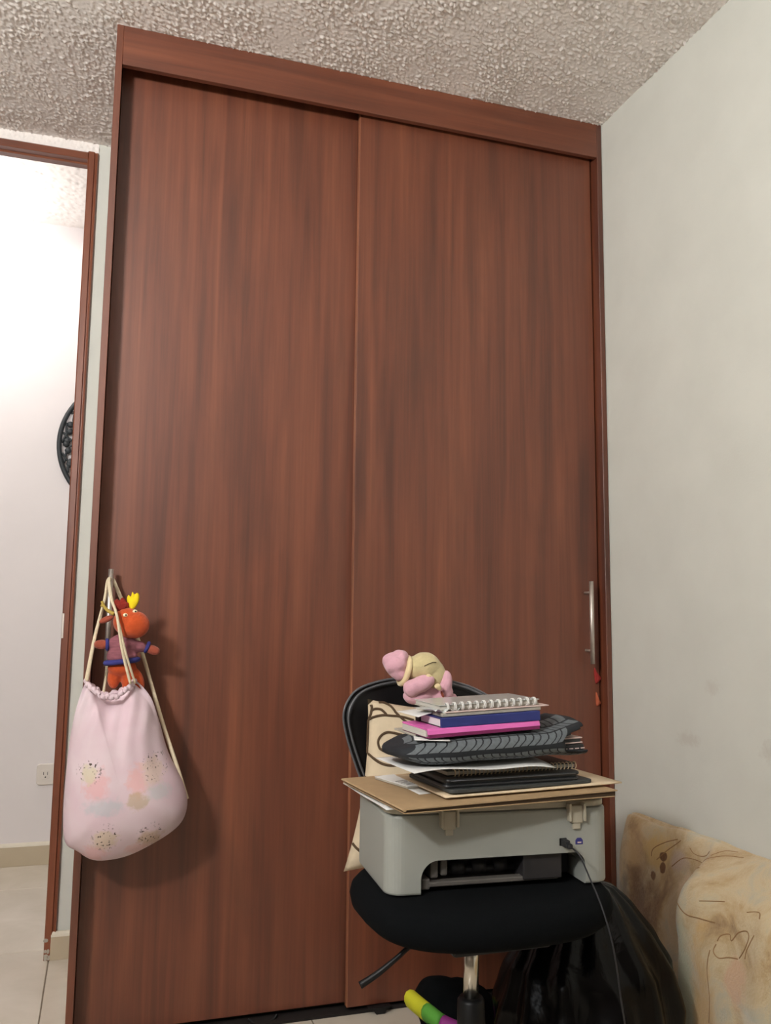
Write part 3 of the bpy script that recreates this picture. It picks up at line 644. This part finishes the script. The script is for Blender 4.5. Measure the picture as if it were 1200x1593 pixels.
for hx in (0.106, 0.340):
    hg = link('hinge', xf(join(box(hx-0.016, hx-0.0115, -0.011, 0.010, PHt-0.020, PHt+0.010, 0.001), box(hx+0.0115, hx+0.016, -0.011, 0.010, PHt-0.020, PHt+0.010, 0.001), box(hx-0.0115, hx+0.0115, -0.007, 0.010, PHt-0.024, PHt+0.006, 0.002), box(hx-0.007, hx+0.007, -0.005, 0.006, PHt-0.034, PHt-0.022, 0.001)), PM), 'printerlid', pr)
link('interior', xf(box(xa+0.004, xb-0.004, 0.060, 0.075, 0.004, zt-0.001), PM), 'pinside', pr)
link('interior_panel', xf(box(0.245, 0.318, 0.010, 0.060, 0.010, zt-0.0015, 0.002), PM), 'pinside', pr)
link('paper_guide', xf(join(box(0.080, 0.094, 0.018, 0.060, 0.020, zt-0.004, 0.003), box(0.100, 0.112, 0.022, 0.060, 0.022, zt-0.004, 0.003), box(xa+0.004, 0.078, 0.012, 0.060, 0.004, 0.022, 0.003)), PM), 'pinside2', pr)
link('roller', xf(join(cyl((0.075, 0.050, 0.022), (0.30, 0.050, 0.022), 0.006, 14), *[cyl((q, 0.050, 0.026), (q+0.024, 0.050, 0.026), 0.011, 14) for q in (0.125, 0.165, 0.205)]), PM), 'pinside', pr)
link('tray_bar', xf(box(0.072, 0.312, 0.012, 0.030, 0.008, 0.016, 0.002), PM), 'pinside2', pr)
u1 = link('port', xf(box(0.309, 0.323, -0.0012, 0.006, 0.066, 0.079, 0.001, 1), PM), 'black', pr)
u2_ = link('port', xf(prism([(0.3395, 0.067), (0.3535, 0.067), (0.3535, 0.074), (0.350, 0.078), (0.343, 0.078), (0.3395, 0.074)], 'y', -0.0008, 0.005, 0.0004), PM), 'usb', pr)
link('port_tongue', xf(box(0.343, 0.350, -0.0016, 0.001, 0.0695, 0.0715), PM), 'palepink', u2_)
# usb cable
ca = thing('usb_cable', (0.81, -0.655, 0.40), 'thin black cable plugged into the back of the printer', 'cable')
link('plug', xf(join(box(0.3105, 0.3215, -0.018, -0.0012, 0.0665, 0.0785, 0.002), box(0.312, 0.322, -0.028, -0.016, 0.066, 0.075, 0.003)), PM), 'plug', ca)
link('cord', tube([tuple(PM @ Vector((0.318, -0.026, 0.070))), (0.826, -0.695, 0.527), (0.824, -0.73, 0.500), (0.822, -0.765, 0.470), (0.826, -0.785, 0.43), (0.832, -0.79, 0.39), (0.842, -0.785, 0.34), (0.86, -0.775, 0.26), (0.872, -0.77, 0.18), (0.878, -0.76, 0.02), (0.90, -0.82, 0.004)], 0.0014, 8, smooth_n=8), 'plug', ca)

# ================================================================== THE PILE ON THE PRINTER
zl = pr_z+PHt+0.0128           # top of the scanner lid, about 0.610
# loose sheets sticking out on the left
def sheet(name, mx, w_, d_, lab, mat='paper', curl=None, th=0.0006, cat='paper', n=12):
    V, F = [], []
    for s in (0, 1):
        for i in range(n+1):
            for j in range(n+1):
                x, y = w_*i/n, d_*j/n; z = (curl(i/n, j/n) if curl else 0)+th*s; V.append(mx @ Vector((x, y, z)))
    N = (n+1)*(n+1); g = lambda s, i, j: s*N+i*(n+1)+j
    for i in range(n):
        for j in range(n):
            F.append((g(0,i,j), g(0,i,j+1), g(0,i+1,j+1), g(0,i+1,j))); F.append((g(1,i,j), g(1,i+1,j), g(1,i+1,j+1), g(1,i,j+1)))
    for i in range(n):
        F.append((g(0,i,0), g(0,i+1,0), g(1,i+1,0), g(1,i,0))); F.append((g(0,i,n), g(1,i,n), g(1,i+1,n), g(0,i+1,n)))
        F.append((g(0,0,i), g(1,0,i), g(1,0,i+1), g(0,0,i+1))); F.append((g(0,n,i), g(0,n,i+1), g(1,n,i+1), g(1,n,i)))
    return tag(link(name, me_from(V, F), mat), lab, cat)
for k, (dx, dy, yw, lab) in enumerate(((0.0, 0.0, 2, 'lowest white sheet sticking out left under the kraft folder'), (0.004, 0.010, -1, 'middle white sheet sticking out left under the kraft folder'), (0.010, -0.012, 4, 'top white sheet sticking out left under the kraft folder'))):
    sheet('paper_sheet', TM(0.494+dx, -0.648+dy, zl+0.0006+0.0026*k, rad(yw)), 0.21, 0.24, lab, curl=lambda a, b: 0.0005*math.sin(b*9+a*4), th=0.0014)
# kraft folder: two boards with a dark gap, folded at the left
KF = TM(0.497, -0.722, zl+0.0085, rad(4.8))
kf = thing('kraft_folder', (0.70, -0.60, zl+0.0085), 'large brown kraft folder lying on the printer, edges overhanging', 'folder')
KW, KD = 0.412, 0.285
link('lower_board', xf(box(0.004, KW-0.004, 0.002, KD, 0, 0.0016, 0.0004, 1), KF), 'kraft', kf)
tp = [(0.0, 0.0062), (0.0012, 0.0046), (0.004, 0.0036), (0.0062, 0.0052), (0.0062, 0.0062), (KW, 0.0100), (KW, 0.0118), (0.004, 0.0082), (0.0012, 0.0078)]
link('upper_board', xf(prism(tp, 'y', 0, KD), KF), 'kraft', kf)
link('gap_shade_fill', xf(prism([(0.006, 0.0017), (KW-0.002, 0.0017), (KW-0.002, 0.0098), (0.006, 0.0060)], 'y', 0.004, KD-0.004), KF), 'kraftdark', kf)  # dark block paints the shade between the two boards
zk = lambda x: zl+0.0085+0.0082+0.0036*max(0, min(1, (x-0.50)/0.41))
# cream card folder on top, tip pointing right
zc = zl+0.0209
CM = TM(0.585, -0.682, zc, rad(4.0), rad(-0.2))
sheet('cream_folder', CM, 0.352, 0.212, 'cream card folder lying on the brown kraft folder', 'cream', lambda a, b: 0.0006+0.0025*a*a, 0.0022, 'folder')
# booklet and card on the left of the pile
bkl = thing('small_booklet', (0.575, -0.53, zk(0.56)), 'small pale grey booklet lying left on the kraft folder', 'booklet')
BM_ = TM(0.556, -0.575, zk(0.56)+0.0006, rad(14), rad(-0.5))
link('pages', xf(box(0.0, 0.042, 0.0, 0.11, 0, 0.004, 0.0015), BM_), 'greypaper', bkl)
link('cover', xf(box(-0.0005, 0.0425, -0.0005, 0.1105, 0.004, 0.0052, 0.0005, 1), BM_), 'paper', bkl)
link('print_lines', xf(join(*[box(0.006, 0.030-0.004*(k % 2), 0.010+0.009*k, 0.0125+0.009*k, 0.0051, 0.0054) for k in range(5)]), BM_), 'charcoal', bkl)
sheet('paper_card', TM(0.561, -0.622, zk(0.56)+0.0002, rad(3), rad(-0.5)), 0.022, 0.05, 'tiny white card beside the small booklet', 'paper', None, 0.0008, 'card', 3)
# thin charcoal folder and the thick black leather folder
z0_ = zc+0.0055
tf = tag(link('thin_folder', prism(rrect(0, 0.288, 0, 0.17, 0.010), 'z', 0, 0.0065, 0.0015, TM(0.597, -0.676, z0_, rad(5.5))), 'charcoal'), 'thin dark charcoal folder under the thick black leather folder', 'folder')
z1_ = z0_+0.0068
lf = thing('leather_folder', (0.73, -0.60, z1_), 'thick black leather folder beneath the pale spiral notebook', 'folder')
LM = TM(0.590, -0.666, z1_, rad(3.5))
link('lower_cover', xf(prism(rrect(0, 0.268, 0, 0.15, 0.012), 'z', 0, 0.0055, 0.0022), LM), 'leather', lf)
link('upper_cover', xf(prism(rrect(0.002, 0.270, 0.001, 0.15, 0.012), 'z', 0.0085, 0.0148, 0.0025), LM), 'leather', lf)
link('inner_pages', xf(box(0.006, 0.262, 0.006, 0.145, 0.0053, 0.0088, 0.0005, 1), LM), 'charcoal', lf)
link('stitching', xf(tube([(0.012, 0.0006, 0.0117), (0.10, 0.0004, 0.0117), (0.20, 0.0004, 0.0117), (0.258, 0.0006, 0.0117)], 0.0006, 6), LM), 'piping', lf)
# books with covers and pages
def coil(x0, x1, n, r, y, z, wire, mx, double=True):
    ms = []
    for k in range(n):
        xx = x0+(x1-x0)*(k+0.5)/n
        for dx in ((-0.0013, 0.0013) if double else (0,)):
            ms.append(tube([tuple(mx @ Vector((xx+dx, y-r*0.25+r*math.cos(2*PI*q/16), z+r*math.sin(2*PI*q/16)))) for q in range(16)], wire, 5, True))
    return join(*ms)
z2_ = z1_+0.0152
sn = thing('dark_spiral_notebook', (0.74, -0.57, z2_), 'dark covered notebook with cream coil, under the white curled sheet', 'notebook')
SM = TM(0.604, -0.640, z2_, rad(5.0))
link('back_cover', xf(box(0, 0.264, 0, 0.13, 0, 0.0012, 0.0004, 1), SM), 'charcoal', sn)
link('pages', xf(box(0.002, 0.262, 0.002, 0.128, 0.0013, 0.0075, 0.0004, 1), SM), 'pages', sn)
link('front_cover', xf(box(0, 0.264, 0, 0.13, 0.0076, 0.0090, 0.0004, 1), SM), 'leather', sn)
link('coil', coil(0.01, 0.264, 32, 0.0062, 0.002, 0.0050, 0.0011, SM, False), 'cream', sn)
z3_ = z2_+0.0180
sheet('paper_sheet', TM(0.528, -0.688, z3_, rad(4.5)), 0.272, 0.17, 'white curled sheet hanging out under the tyre-tread sleeve', 'paper', lambda a, b: (0.004*a*(1-b)-0.026*max(0, a-0.35)**1.6*(1-b)**3+0.003*math.sin(a*9)*(1-b)**2-0.002*(1-a)), 0.0005, 'paper', 20)
# tyre-tread sleeve
slv = thing('laptop_sleeve', (0.68, -0.58, z3_), 'black sleeve with grey tyre-tread print, open at the right end', 'sleeve')
SLM = TM(0.512, -0.602, z3_+0.0232, rad(3.0), rad(-1.8))
SLW = 0.352
def sl_pt(s, a, off=0.0):
    e = 3.0; c, sn_ = math.cos(a), math.sin(a)
    hd = 0.080*(0.55+0.45*min(1, s/0.22)**0.7); ht = 0.0205*min(1, 0.25+s/0.16)**0.8+0.004*s
    if s < 0.03: hd *= 0.75+s/0.03*0.25
    y = (hd+off)*(abs(c)**(2/e))*(1 if c >= 0 else -1); z = (ht+off)*(abs(sn_)**(2/e))*(1 if sn_ >= 0 else -1)
    lift = 0.013*max(0, (s-0.78)/0.22)**1.5*(1 if sn_ > 0 else -0.15)
    wob = 0.0022*noise.noise(Vector((s*7, c*2, sn_*2)))
    back = 0.012*max(0, (s-0.8)/0.2)*(1 if sn_ > 0 else 0)
    return SLM @ Vector((s*SLW*(1.0-0.045*max(0, -sn_*0+0)), y+back, z+lift+wob))
V, F = [], []; NSs, NA = 44, 56
for i in range(NSs+1):
    for k in range(NA): V.append(sl_pt(i/NSs, 2*PI*k/NA))
for i in range(NSs):
    for k in range(NA):
        sm_ = (i+0.5)/NSs; am_ = 2*PI*(k+0.5)/NA
        if sm_ > 0.865 and abs(am_-PI-0.05) < 0.25+0.22*(sm_-0.865)/0.135: continue     # zip side left open at the right end
        F.append((i*NA+k, i*NA+(k+1) % NA, (i+1)*NA+(k+1) % NA, (i+1)*NA+k))
F.append(tuple(range(NA)))
sm = me_from(V, F)
sm = evaluated(sm, [('SOLIDIFY', dict(thickness=0.003, offset=-1.0))]); sm.shade_smooth()
link('sleeve_body', sm, 'sleeve', slv)
tr = []
def patch(s0, s1, a0, a1, sh, tw=0.0):
    n = 4; Vp, Fp = [], []
    for i in range(n+1):
        for j in range(n+1):
            a = a0+(a1-a0)*j/n; s = s0+(s1-s0)*i/n+sh*(j/n)+tw*math.sin(PI*j/n); Vp.append(sl_pt(max(0.01, min(0.995, s)), a, 0.0009))
    for i in range(n):
        for j in range(n): Fp.append((i*(n+1)+j, (i+1)*(n+1)+j, (i+1)*(n+1)+j+1, i*(n+1)+j+1))
    return me_from(Vp, Fp)
random.seed(5)
s = 0.03
while s < 0.93:
    w_ = random.uniform(0.036, 0.054)
    e_ = s+w_-0.008
    cutoff = 0.84 if s+0.05 > 0.84 else 1
    if s < 0.83: tr.append(patch(s, e_, PI-0.02, PI-0.72, 0.050, 0.014))
    tr.append(patch(s+0.058, e_+0.058, PI-0.80, PI-1.20, -0.030, 0.0))
    tr.append(patch(s+0.02, e_+0.02, PI-1.27, PI-1.62, 0.030, 0.0))
    s += w_
s = 0.04
while s < 0.94:
    w_ = random.uniform(0.030, 0.046); e_ = s+w_-0.008
    tr.append(patch(s, e_, PI+0.16, PI+0.52, 0.028, -0.008) if s < 0.82 else patch(s, e_, PI+0.78, PI+0.9, 0.01))
    tr.append(patch(s+0.020, e_+0.020, PI+0.58, PI+1.05, -0.022, 0.006))
    s += w_
link('tread_print', join(*tr), 'tread', slv)
def book(name, label, mx, w_, d_, h, cover, pages, cat='book', spine_front=True, ct=0.0022, corner=None):
    b = thing(name, tuple(mx @ Vector((w_/2, d_/2, 0))), label, cat)
    link('lower_cover', xf(box(0, w_, 0, d_, 0, ct, 0.0006, 1), mx), cover, b)
    link('upper_cover', xf(box(0, w_, 0, d_, h-ct, h, 0.0006, 1), mx), cover, b)
    if spine_front: link('spine', xf(box(0, w_, -0.0006, 0.0022, 0.0004, h-0.0004, 0.0008, 1), mx), cover, b)
    link('pages', xf(box(0.003, w_-0.003, 0.0025, d_-0.003, ct, h-ct), mx), pages, b)
    return b
# notebooks peeking out of the sleeve
ib = book('pale_notebook', 'pale pink-edged notebook peeking out of the sleeve opening, upper one', TM(0.768, -0.652, z3_+0.0275, rad(3), rad(-1.8)), 0.096, 0.11, 0.0105, 'palepink', 'charcoal', 'notebook', False)
ib2 = book('dark_notebook', 'dark notebook with white stitched edge in the sleeve opening, lower one', TM(0.768, -0.654, z3_+0.0135, rad(3), rad(-1.8)), 0.097, 0.11, 0.0125, 'leather', 'charcoal', 'notebook', True)
link('edge_stitching', join(*[xf(box(0.030+0.012*k, 0.038+0.012*k, -0.0016, -0.0004, 0.0050, 0.0068), TM(0.768, -0.654, z3_+0.0135, rad(3), rad(-1.8))) for k in range(6)]), 'palepink', ib2)
# papers, pink binder, blue book, papers, white spiral notebook
z4_ = z3_+0.0450
sheet('paper_sheet', TM(0.540, -0.655, z4_+0.0012, rad(-18), rad(1)), 0.06, 0.06, 'small white paper corner lying on the left end of the sleeve', 'paper', None, 0.0006, 'paper', 4)
gp = thing('folded_papers', (0.60, -0.60, z4_), 'grey folded papers with dark tab under the magenta binder', 'paper')
GM = TM(0.556, -0.610, z4_+0.0006, rad(2), rad(-2.4))
link('sheets', xf(box(0, 0.16, 0, 0.10, 0, 0.0034, 0.001), GM), 'greypaper', gp)
link('dark_tab', xf(box(0.002, 0.030, -0.012, 0.004, 0.0, 0.0030, 0.001), GM), 'charcoal', gp)
PKM = TM(0.562, -0.664, z4_+0.0038, rad(2.5), rad(-2.4))
pk = thing('magenta_binder', (0.66, -0.60, z4_), 'bright magenta binder in the middle of the pile', 'binder')
link('cover', xf(prism([(0.0, 0.0065), (0.002, 0.013), (0.006, 0.0155), (0.12, 0.0155), (0.12, 0.0125), (0.008, 0.0125), (0.006, 0.0065)], 'x', 0.0, 0.214, 0.0008), PKM), 'pink', pk)
link('spine', xf(box(0.001, 0.2135, 0.0006, 0.008, 0.0002, 0.0068, 0.001), PKM), 'pinkdark', pk)
link('lower_cover', xf(box(0.0, 0.214, 0.004, 0.12, 0.0, 0.0022, 0.0008), PKM), 'pinkdark', pk)
link('pages', xf(box(-0.0015, 0.210, 0.009, 0.115, 0.0023, 0.0124), PKM), 'pages', pk)
z5_ = z4_+0.0197
BLM = TM(0.587, -0.656, z5_, rad(1.5), rad(-2.4))
bb = thing('blue_book', (0.68, -0.60, z5_), 'navy blue hardcover book with black end, above the magenta binder', 'book')
link('lower_cover', xf(box(0.0, 0.190, 0.0, 0.115, 0, 0.002, 0.0006, 1), BLM), 'black', bb)
link('upper_cover', xf(box(0.0, 0.190, 0.0, 0.115, 0.0145, 0.0165, 0.0006, 1), BLM), 'blue', bb)
link('spine', xf(box(0.0, 0.1905, -0.0016, 0.004, 0.0, 0.0167, 0.0015), BLM), 'blue', bb)
link('pages', xf(box(0.002, 0.187, 0.004, 0.100, 0.002, 0.0145), BLM), 'paper', bb)
link('end_strap', xf(box(-0.001, 0.1905, 0.095, 0.116, -0.0002, 0.0168, 0.001), BLM), 'black', bb)
z6_ = z5_+0.0175
st = thing('paper_stack', (0.66, -0.58, z6_), 'stack of grey papers in clear film under the white spiral notebook', 'paper')
STM = TM(0.592, -0.650, z6_, rad(1.5), rad(-2.4))
link('sheets', xf(box(0.0, 0.190, 0.0, 0.12, 0, 0.0060, 0.0006, 1), STM), 'greypaper', st)
link('board', xf(box(0.006, 0.206, -0.002, 0.12, 0.0062, 0.0080, 0.0005, 1), STM), 'palepink', st)
sheet('paper_sheet', TM(0.562, -0.612, z6_+0.0005, rad(3), rad(-2.2)), 0.09, 0.10, 'white sheet poking out left below the spiral notebook', 'paper', lambda a, b: 0.006*math.sin(a*3)*(1-b)-0.004*(1-a), 0.0006)
sheet('plastic_sleeve', TM(0.580, -0.650, z6_+0.0062, rad(8), rad(-2)), 0.05, 0.08, 'crumpled clear plastic sleeve on the left of the paper stack', 'film', lambda a, b: 0.004*math.sin(a*14+b*5)*(1-b)+0.003, 0.0005)
z7_ = z6_+0.0092
wn = thing('white_spiral_notebook', (0.68, -0.57, z7_), 'white wire-bound notebook on top of the pile', 'notebook')
WM = TM(0.598, -0.640, z7_, rad(1.0), rad(-2.3))
link('back_cover', xf(box(-0.008, 0.186, 0, 0.12, 0, 0.0014, 0.0004, 1), WM), 'greypaper', wn)
link('pages', xf(box(-0.006, 0.184, 0.003, 0.117, 0.0015, 0.0085, 0.0004, 1), WM), 'pages', wn)
link('front_cover', xf(box(-0.008, 0.186, 0.0, 0.12, 0.0086, 0.0098, 0.0004, 1), WM), 'film', wn)
link('wire_binding', coil(0.000, 0.182, 13, 0.0064, 0.003, 0.0066, 0.0010, WM), 'paper', wn)

# ================================================================== BLANKET ALONG THE RIGHT WALL
bm_t = NT('blanket_plush'); v = bm_t.coords()
bc = bm_t.ramp(bm_t.noise(v, 8.5, 5, 0.62, 0.7), [(0.30, srgb(134,106,78)), (0.43, srgb(184,158,118)), (0.55, srgb(202,184,150)), (0.70, srgb(178,176,160))])
def Q(y, z): return (0, y+0.6, z)
bspots = [(Q(-0.16, 0.36), (0.05, 0.09), (196,166,126), 0.8, 1.6), (Q(-0.20, 0.22), (0.10, 0.16), (112,84,64), 0.85, 1.6), (Q(-0.13, 0.25), (0.02, 0.10), (120,120,116), 0.6, 2.0),  # broad dark brown patch paints in the blanket's shaded side
          (Q(-0.245, 0.39), (0.055, 0.05), (206,176,120), 0.9, 2.0), (Q(-0.265, 0.385), (0.014, 0.011), (104,66,34), 0.95, 6.0), (Q(-0.268, 0.36), (0.012, 0.013), (104,66,34), 0.95, 6.0), (Q(-0.235, 0.335), (0.012, 0.012), (110,72,40), 0.95, 5.0),
          (Q(-0.32, 0.385), (0.035, 0.03), (184,164,150), 0.8, 2.5), (Q(-0.36, 0.34), (0.03, 0.035), (226,206,176), 0.8, 2.0),
          (Q(-0.47, 0.15), (0.035, 0.24), (176,180,158), 0.8, 1.8), (Q(-0.53, 0.12), (0.04, 0.22), (204,164,104), 0.75, 1.8), (Q(-0.63, 0.26), (0.035, 0.05), (200,160,132), 0.7, 3.0), (Q(-0.68, 0.12), (0.07, 0.10), (206,200,188), 0.8, 1.8), (Q(-0.76, 0.16), (0.04, 0.2), (176,190,172), 0.7, 1.8)]
bc = blotches(bm_t, bc, bspots, v, 22, 'y')
bm_t.color(bc); bm_t.val('Roughness', 0.95); bm_t.val('Sheen Weight', 0.35); bm_t.val('Specular IOR Level', 0.15)
bm_t.bump(bm_t.noise(v, 240, 3), 0.45, 0.004)
XW = W-0.003
pA = [(XW, 0.0), (XW, 0.30), (XW, 0.436), (XW-0.012, 0.446), (XW-0.028, 0.440), (XW-0.045, 0.385), (XW-0.062, 0.30), (XW-0.078, 0.20), (XW-0.088, 0.10), (XW-0.092, 0.0)]
pB = [(XW, 0.0), (XW, 0.30), (XW, 0.436), (XW-0.014, 0.446), (XW-0.060, 0.428), (XW-0.110, 0.398), (XW-0.138, 0.366), (XW-0.149, 0.30), (XW-0.152, 0.15), (XW-0.155, 0.0)]
A_ = cat_rom([(p[0], 0, p[1]) for p in pA], 6); B_ = cat_rom([(p[0], 0, p[1]) for p in pB], 6)
V, F = [], []; rows = 130; y_far, y_near = -0.085, -1.35
for i in range(rows+1):
    y = y_far+(y_near-y_far)*i/rows; t_ = max(0, min(1, (-0.405-y)/0.05)); t_ = t_*t_*(3-2*t_)
    end = max(0, min(1, (y_far-y)/0.035)); end = math.sqrt(end)*0.35+0.65
    for a, b in zip(A_, B_):
        p = a.lerp(b, t_); x = XW-(XW-p.x)*(end if end < 1 else 1); z = p.z*(0.965+0.035*end)
        if XW-x > 0.004 and z > 0.01:
            nn = noise.noise(Vector((y*9, z*7, 1.7)))*0.017+noise.noise(Vector((y*24, z*15, 5.2)))*0.004
            x = min(XW-0.001, x+nn*min(1, (XW-x)/0.05)); z += 0.5*nn*min(1, z/0.1)
        V.append((x, y, max(0, z)))
m_ = len(A_)
for i in range(rows):
    for k in range(m_-1): F.append((i*m_+k, i*m_+k+1, (i+1)*m_+k+1, (i+1)*m_+k))
F.append(tuple(range(m_))); F.append(tuple(rows*m_+k for k in range(m_))[::-1])
blm = me_from(V, F); blb = bvh_of(blm)
bl = thing('plush_blanket', (1.27, -0.6, 0), 'beige plush blanket with brown line drawing draped along the right wall', 'blanket')
link('blanket_cloth', blm, bm_t.m, bl)
def on_blanket(pts, r=0.0022):     # (y, z) points seen from the room side
    P_ = []
    for p in cat_rom([(0, q[0], q[1]) for q in pts], 5):
        h = blb.ray_cast(Vector((0.2, p.y, p.z+0.55)), Vector((1, 0, -0.5)).normalized())
        if h[0]: P_.append(h[0])
    return tube(P_, r, 6, flat=0.6) if len(P_) > 2 else None

BLN = [[(-0.225,0.372),(-0.231,0.391),(-0.265,0.417),(-0.302,0.436)],[(-0.245,0.369),(-0.276,0.401),(-0.314,0.436)],[(-0.348,0.427),(-0.365,0.418),(-0.396,0.42),(-0.421,0.436)],[(-0.299,0.369),(-0.335,0.399),(-0.38,0.406),(-0.404,0.403)],
 [(-0.577,0.26),(-0.585,0.274),(-0.604,0.284),(-0.61,0.274),(-0.627,0.294),(-0.65,0.305),(-0.658,0.295),(-0.649,0.272),(-0.634,0.25)],[(-0.575,0.253),(-0.57,0.237),(-0.583,0.23),(-0.607,0.241),(-0.63,0.247)],[(-0.561,0.236),(-0.555,0.199),(-0.556,0.14),(-0.55,0.099)],[(-0.674,0.304),(-0.655,0.271),(-0.651,0.254)],
 [(-0.448,0.301),(-0.464,0.288),(-0.489,0.28),(-0.525,0.285),(-0.567,0.292)],[(-0.639,0.34),(-0.665,0.35),(-0.676,0.338)],[(-0.517,0.319),(-0.547,0.331),(-0.576,0.341)],[(-0.444,0.426),(-0.46,0.45),(-0.486,0.459)],[(-0.421,0.388),(-0.443,0.413),(-0.475,0.438),(-0.515,0.45)],[(-0.387,0.349),(-0.42,0.368),(-0.452,0.389)],[(-0.406,0.384),(-0.416,0.366),(-0.408,0.345)],[(-0.615,0.439),(-0.628,0.439),(-0.64,0.445)]]
for q in BLN:
    m = on_blanket(q, 0.0014)
    if m: link('drawn_line', m, 'drawn', bl)

# ================================================================== UNDER THE CHAIR
# black rubbish bag
V, F = [], []; NT_, NZ = 96, 60; prof = [(0.0, 0.86), (0.06, 0.97), (0.2, 1.0), (0.45, 0.97), (0.62, 0.86), (0.78, 0.62), (0.9, 0.40), (0.97, 0.22), (1.0, 0.0)]
def pr_(h):
    for (a, ra), (b, rb) in zip(prof, prof[1:]):
        if h <= b: f = (h-a)/(b-a); return ra+(rb-ra)*f
    return 0
for i in range(NZ+1):
    h = i/NZ
    for k in range(NT_):
        an = 2*PI*k/NT_; r_ = pr_(h)
        pl = 0.11*math.sin(an*13+3*noise.noise(Vector((h*3, math.cos(an), math.sin(an)))))*(0.2+h*0.9)+0.10*noise.noise(Vector((math.cos(an)*2, math.sin(an)*2, h*3)))
        pl += 0.04*abs(noise.noise(Vector((math.cos(an)*6, math.sin(an)*6, h*7))))
        rr = r_*(1+pl*(0.6 if h > 0.05 else 0.2))
        V.append((0.975+0.03*h+0.192*rr*math.cos(an), -0.455+0.02*h+0.155*rr*math.sin(an), 0.405*h))
for i in range(NZ):
    for k in range(NT_): F.append((i*NT_+k, i*NT_+(k+1) % NT_, (i+1)*NT_+(k+1) % NT_, (i+1)*NT_+k))
F.append(tuple(range(NT_)))
tb = thing('rubbish_bag', (0.985, -0.455, 0), 'shiny black plastic rubbish bag on the floor beside the chair', 'bag')
link('bag_body', me_from(V, F), 'trash', tb)
# dark cloth bag with a bright band
db = thing('cloth_bag', (0.77, -0.20, 0), 'dark cloth bag with yellow, green and magenta band under the chair', 'bag')
link('bag_body', blobs([((0.82, -0.17, 0.065), (0.09, 0.08, 0.065)), ((0.78, -0.16, 0.09), (0.055, 0.06, 0.05))], 0.006, 5, 0.004, 30), 'blackfab', db)
link('side_pocket', blobs([((0.715, -0.262, 0.045), (0.055, 0.038, 0.045)), ((0.69, -0.275, 0.028), (0.045, 0.03, 0.028))], 0.005, 5), 'blackfab', db)
bandp = cat_rom([(0.712, -0.175, 0.105), (0.722, -0.205, 0.100), (0.735, -0.238, 0.094), (0.748, -0.268, 0.088), (0.775, -0.290, 0.080), (0.80, -0.295, 0.07)], 6)
n_ = len(bandp)
for a, b, mt, nm in ((0, int(n_*0.34), 'lime', 'yellow_band'), (int(n_*0.33), int(n_*0.60), 'green', 'green_band'), (int(n_*0.59), n_, 'magenta', 'magenta_band')):
    link(nm, tube(bandp[a:b+1], 0.029, 12, flat=0.6, flatdir=(0.7, 0.2, 0.6)), mt, db)
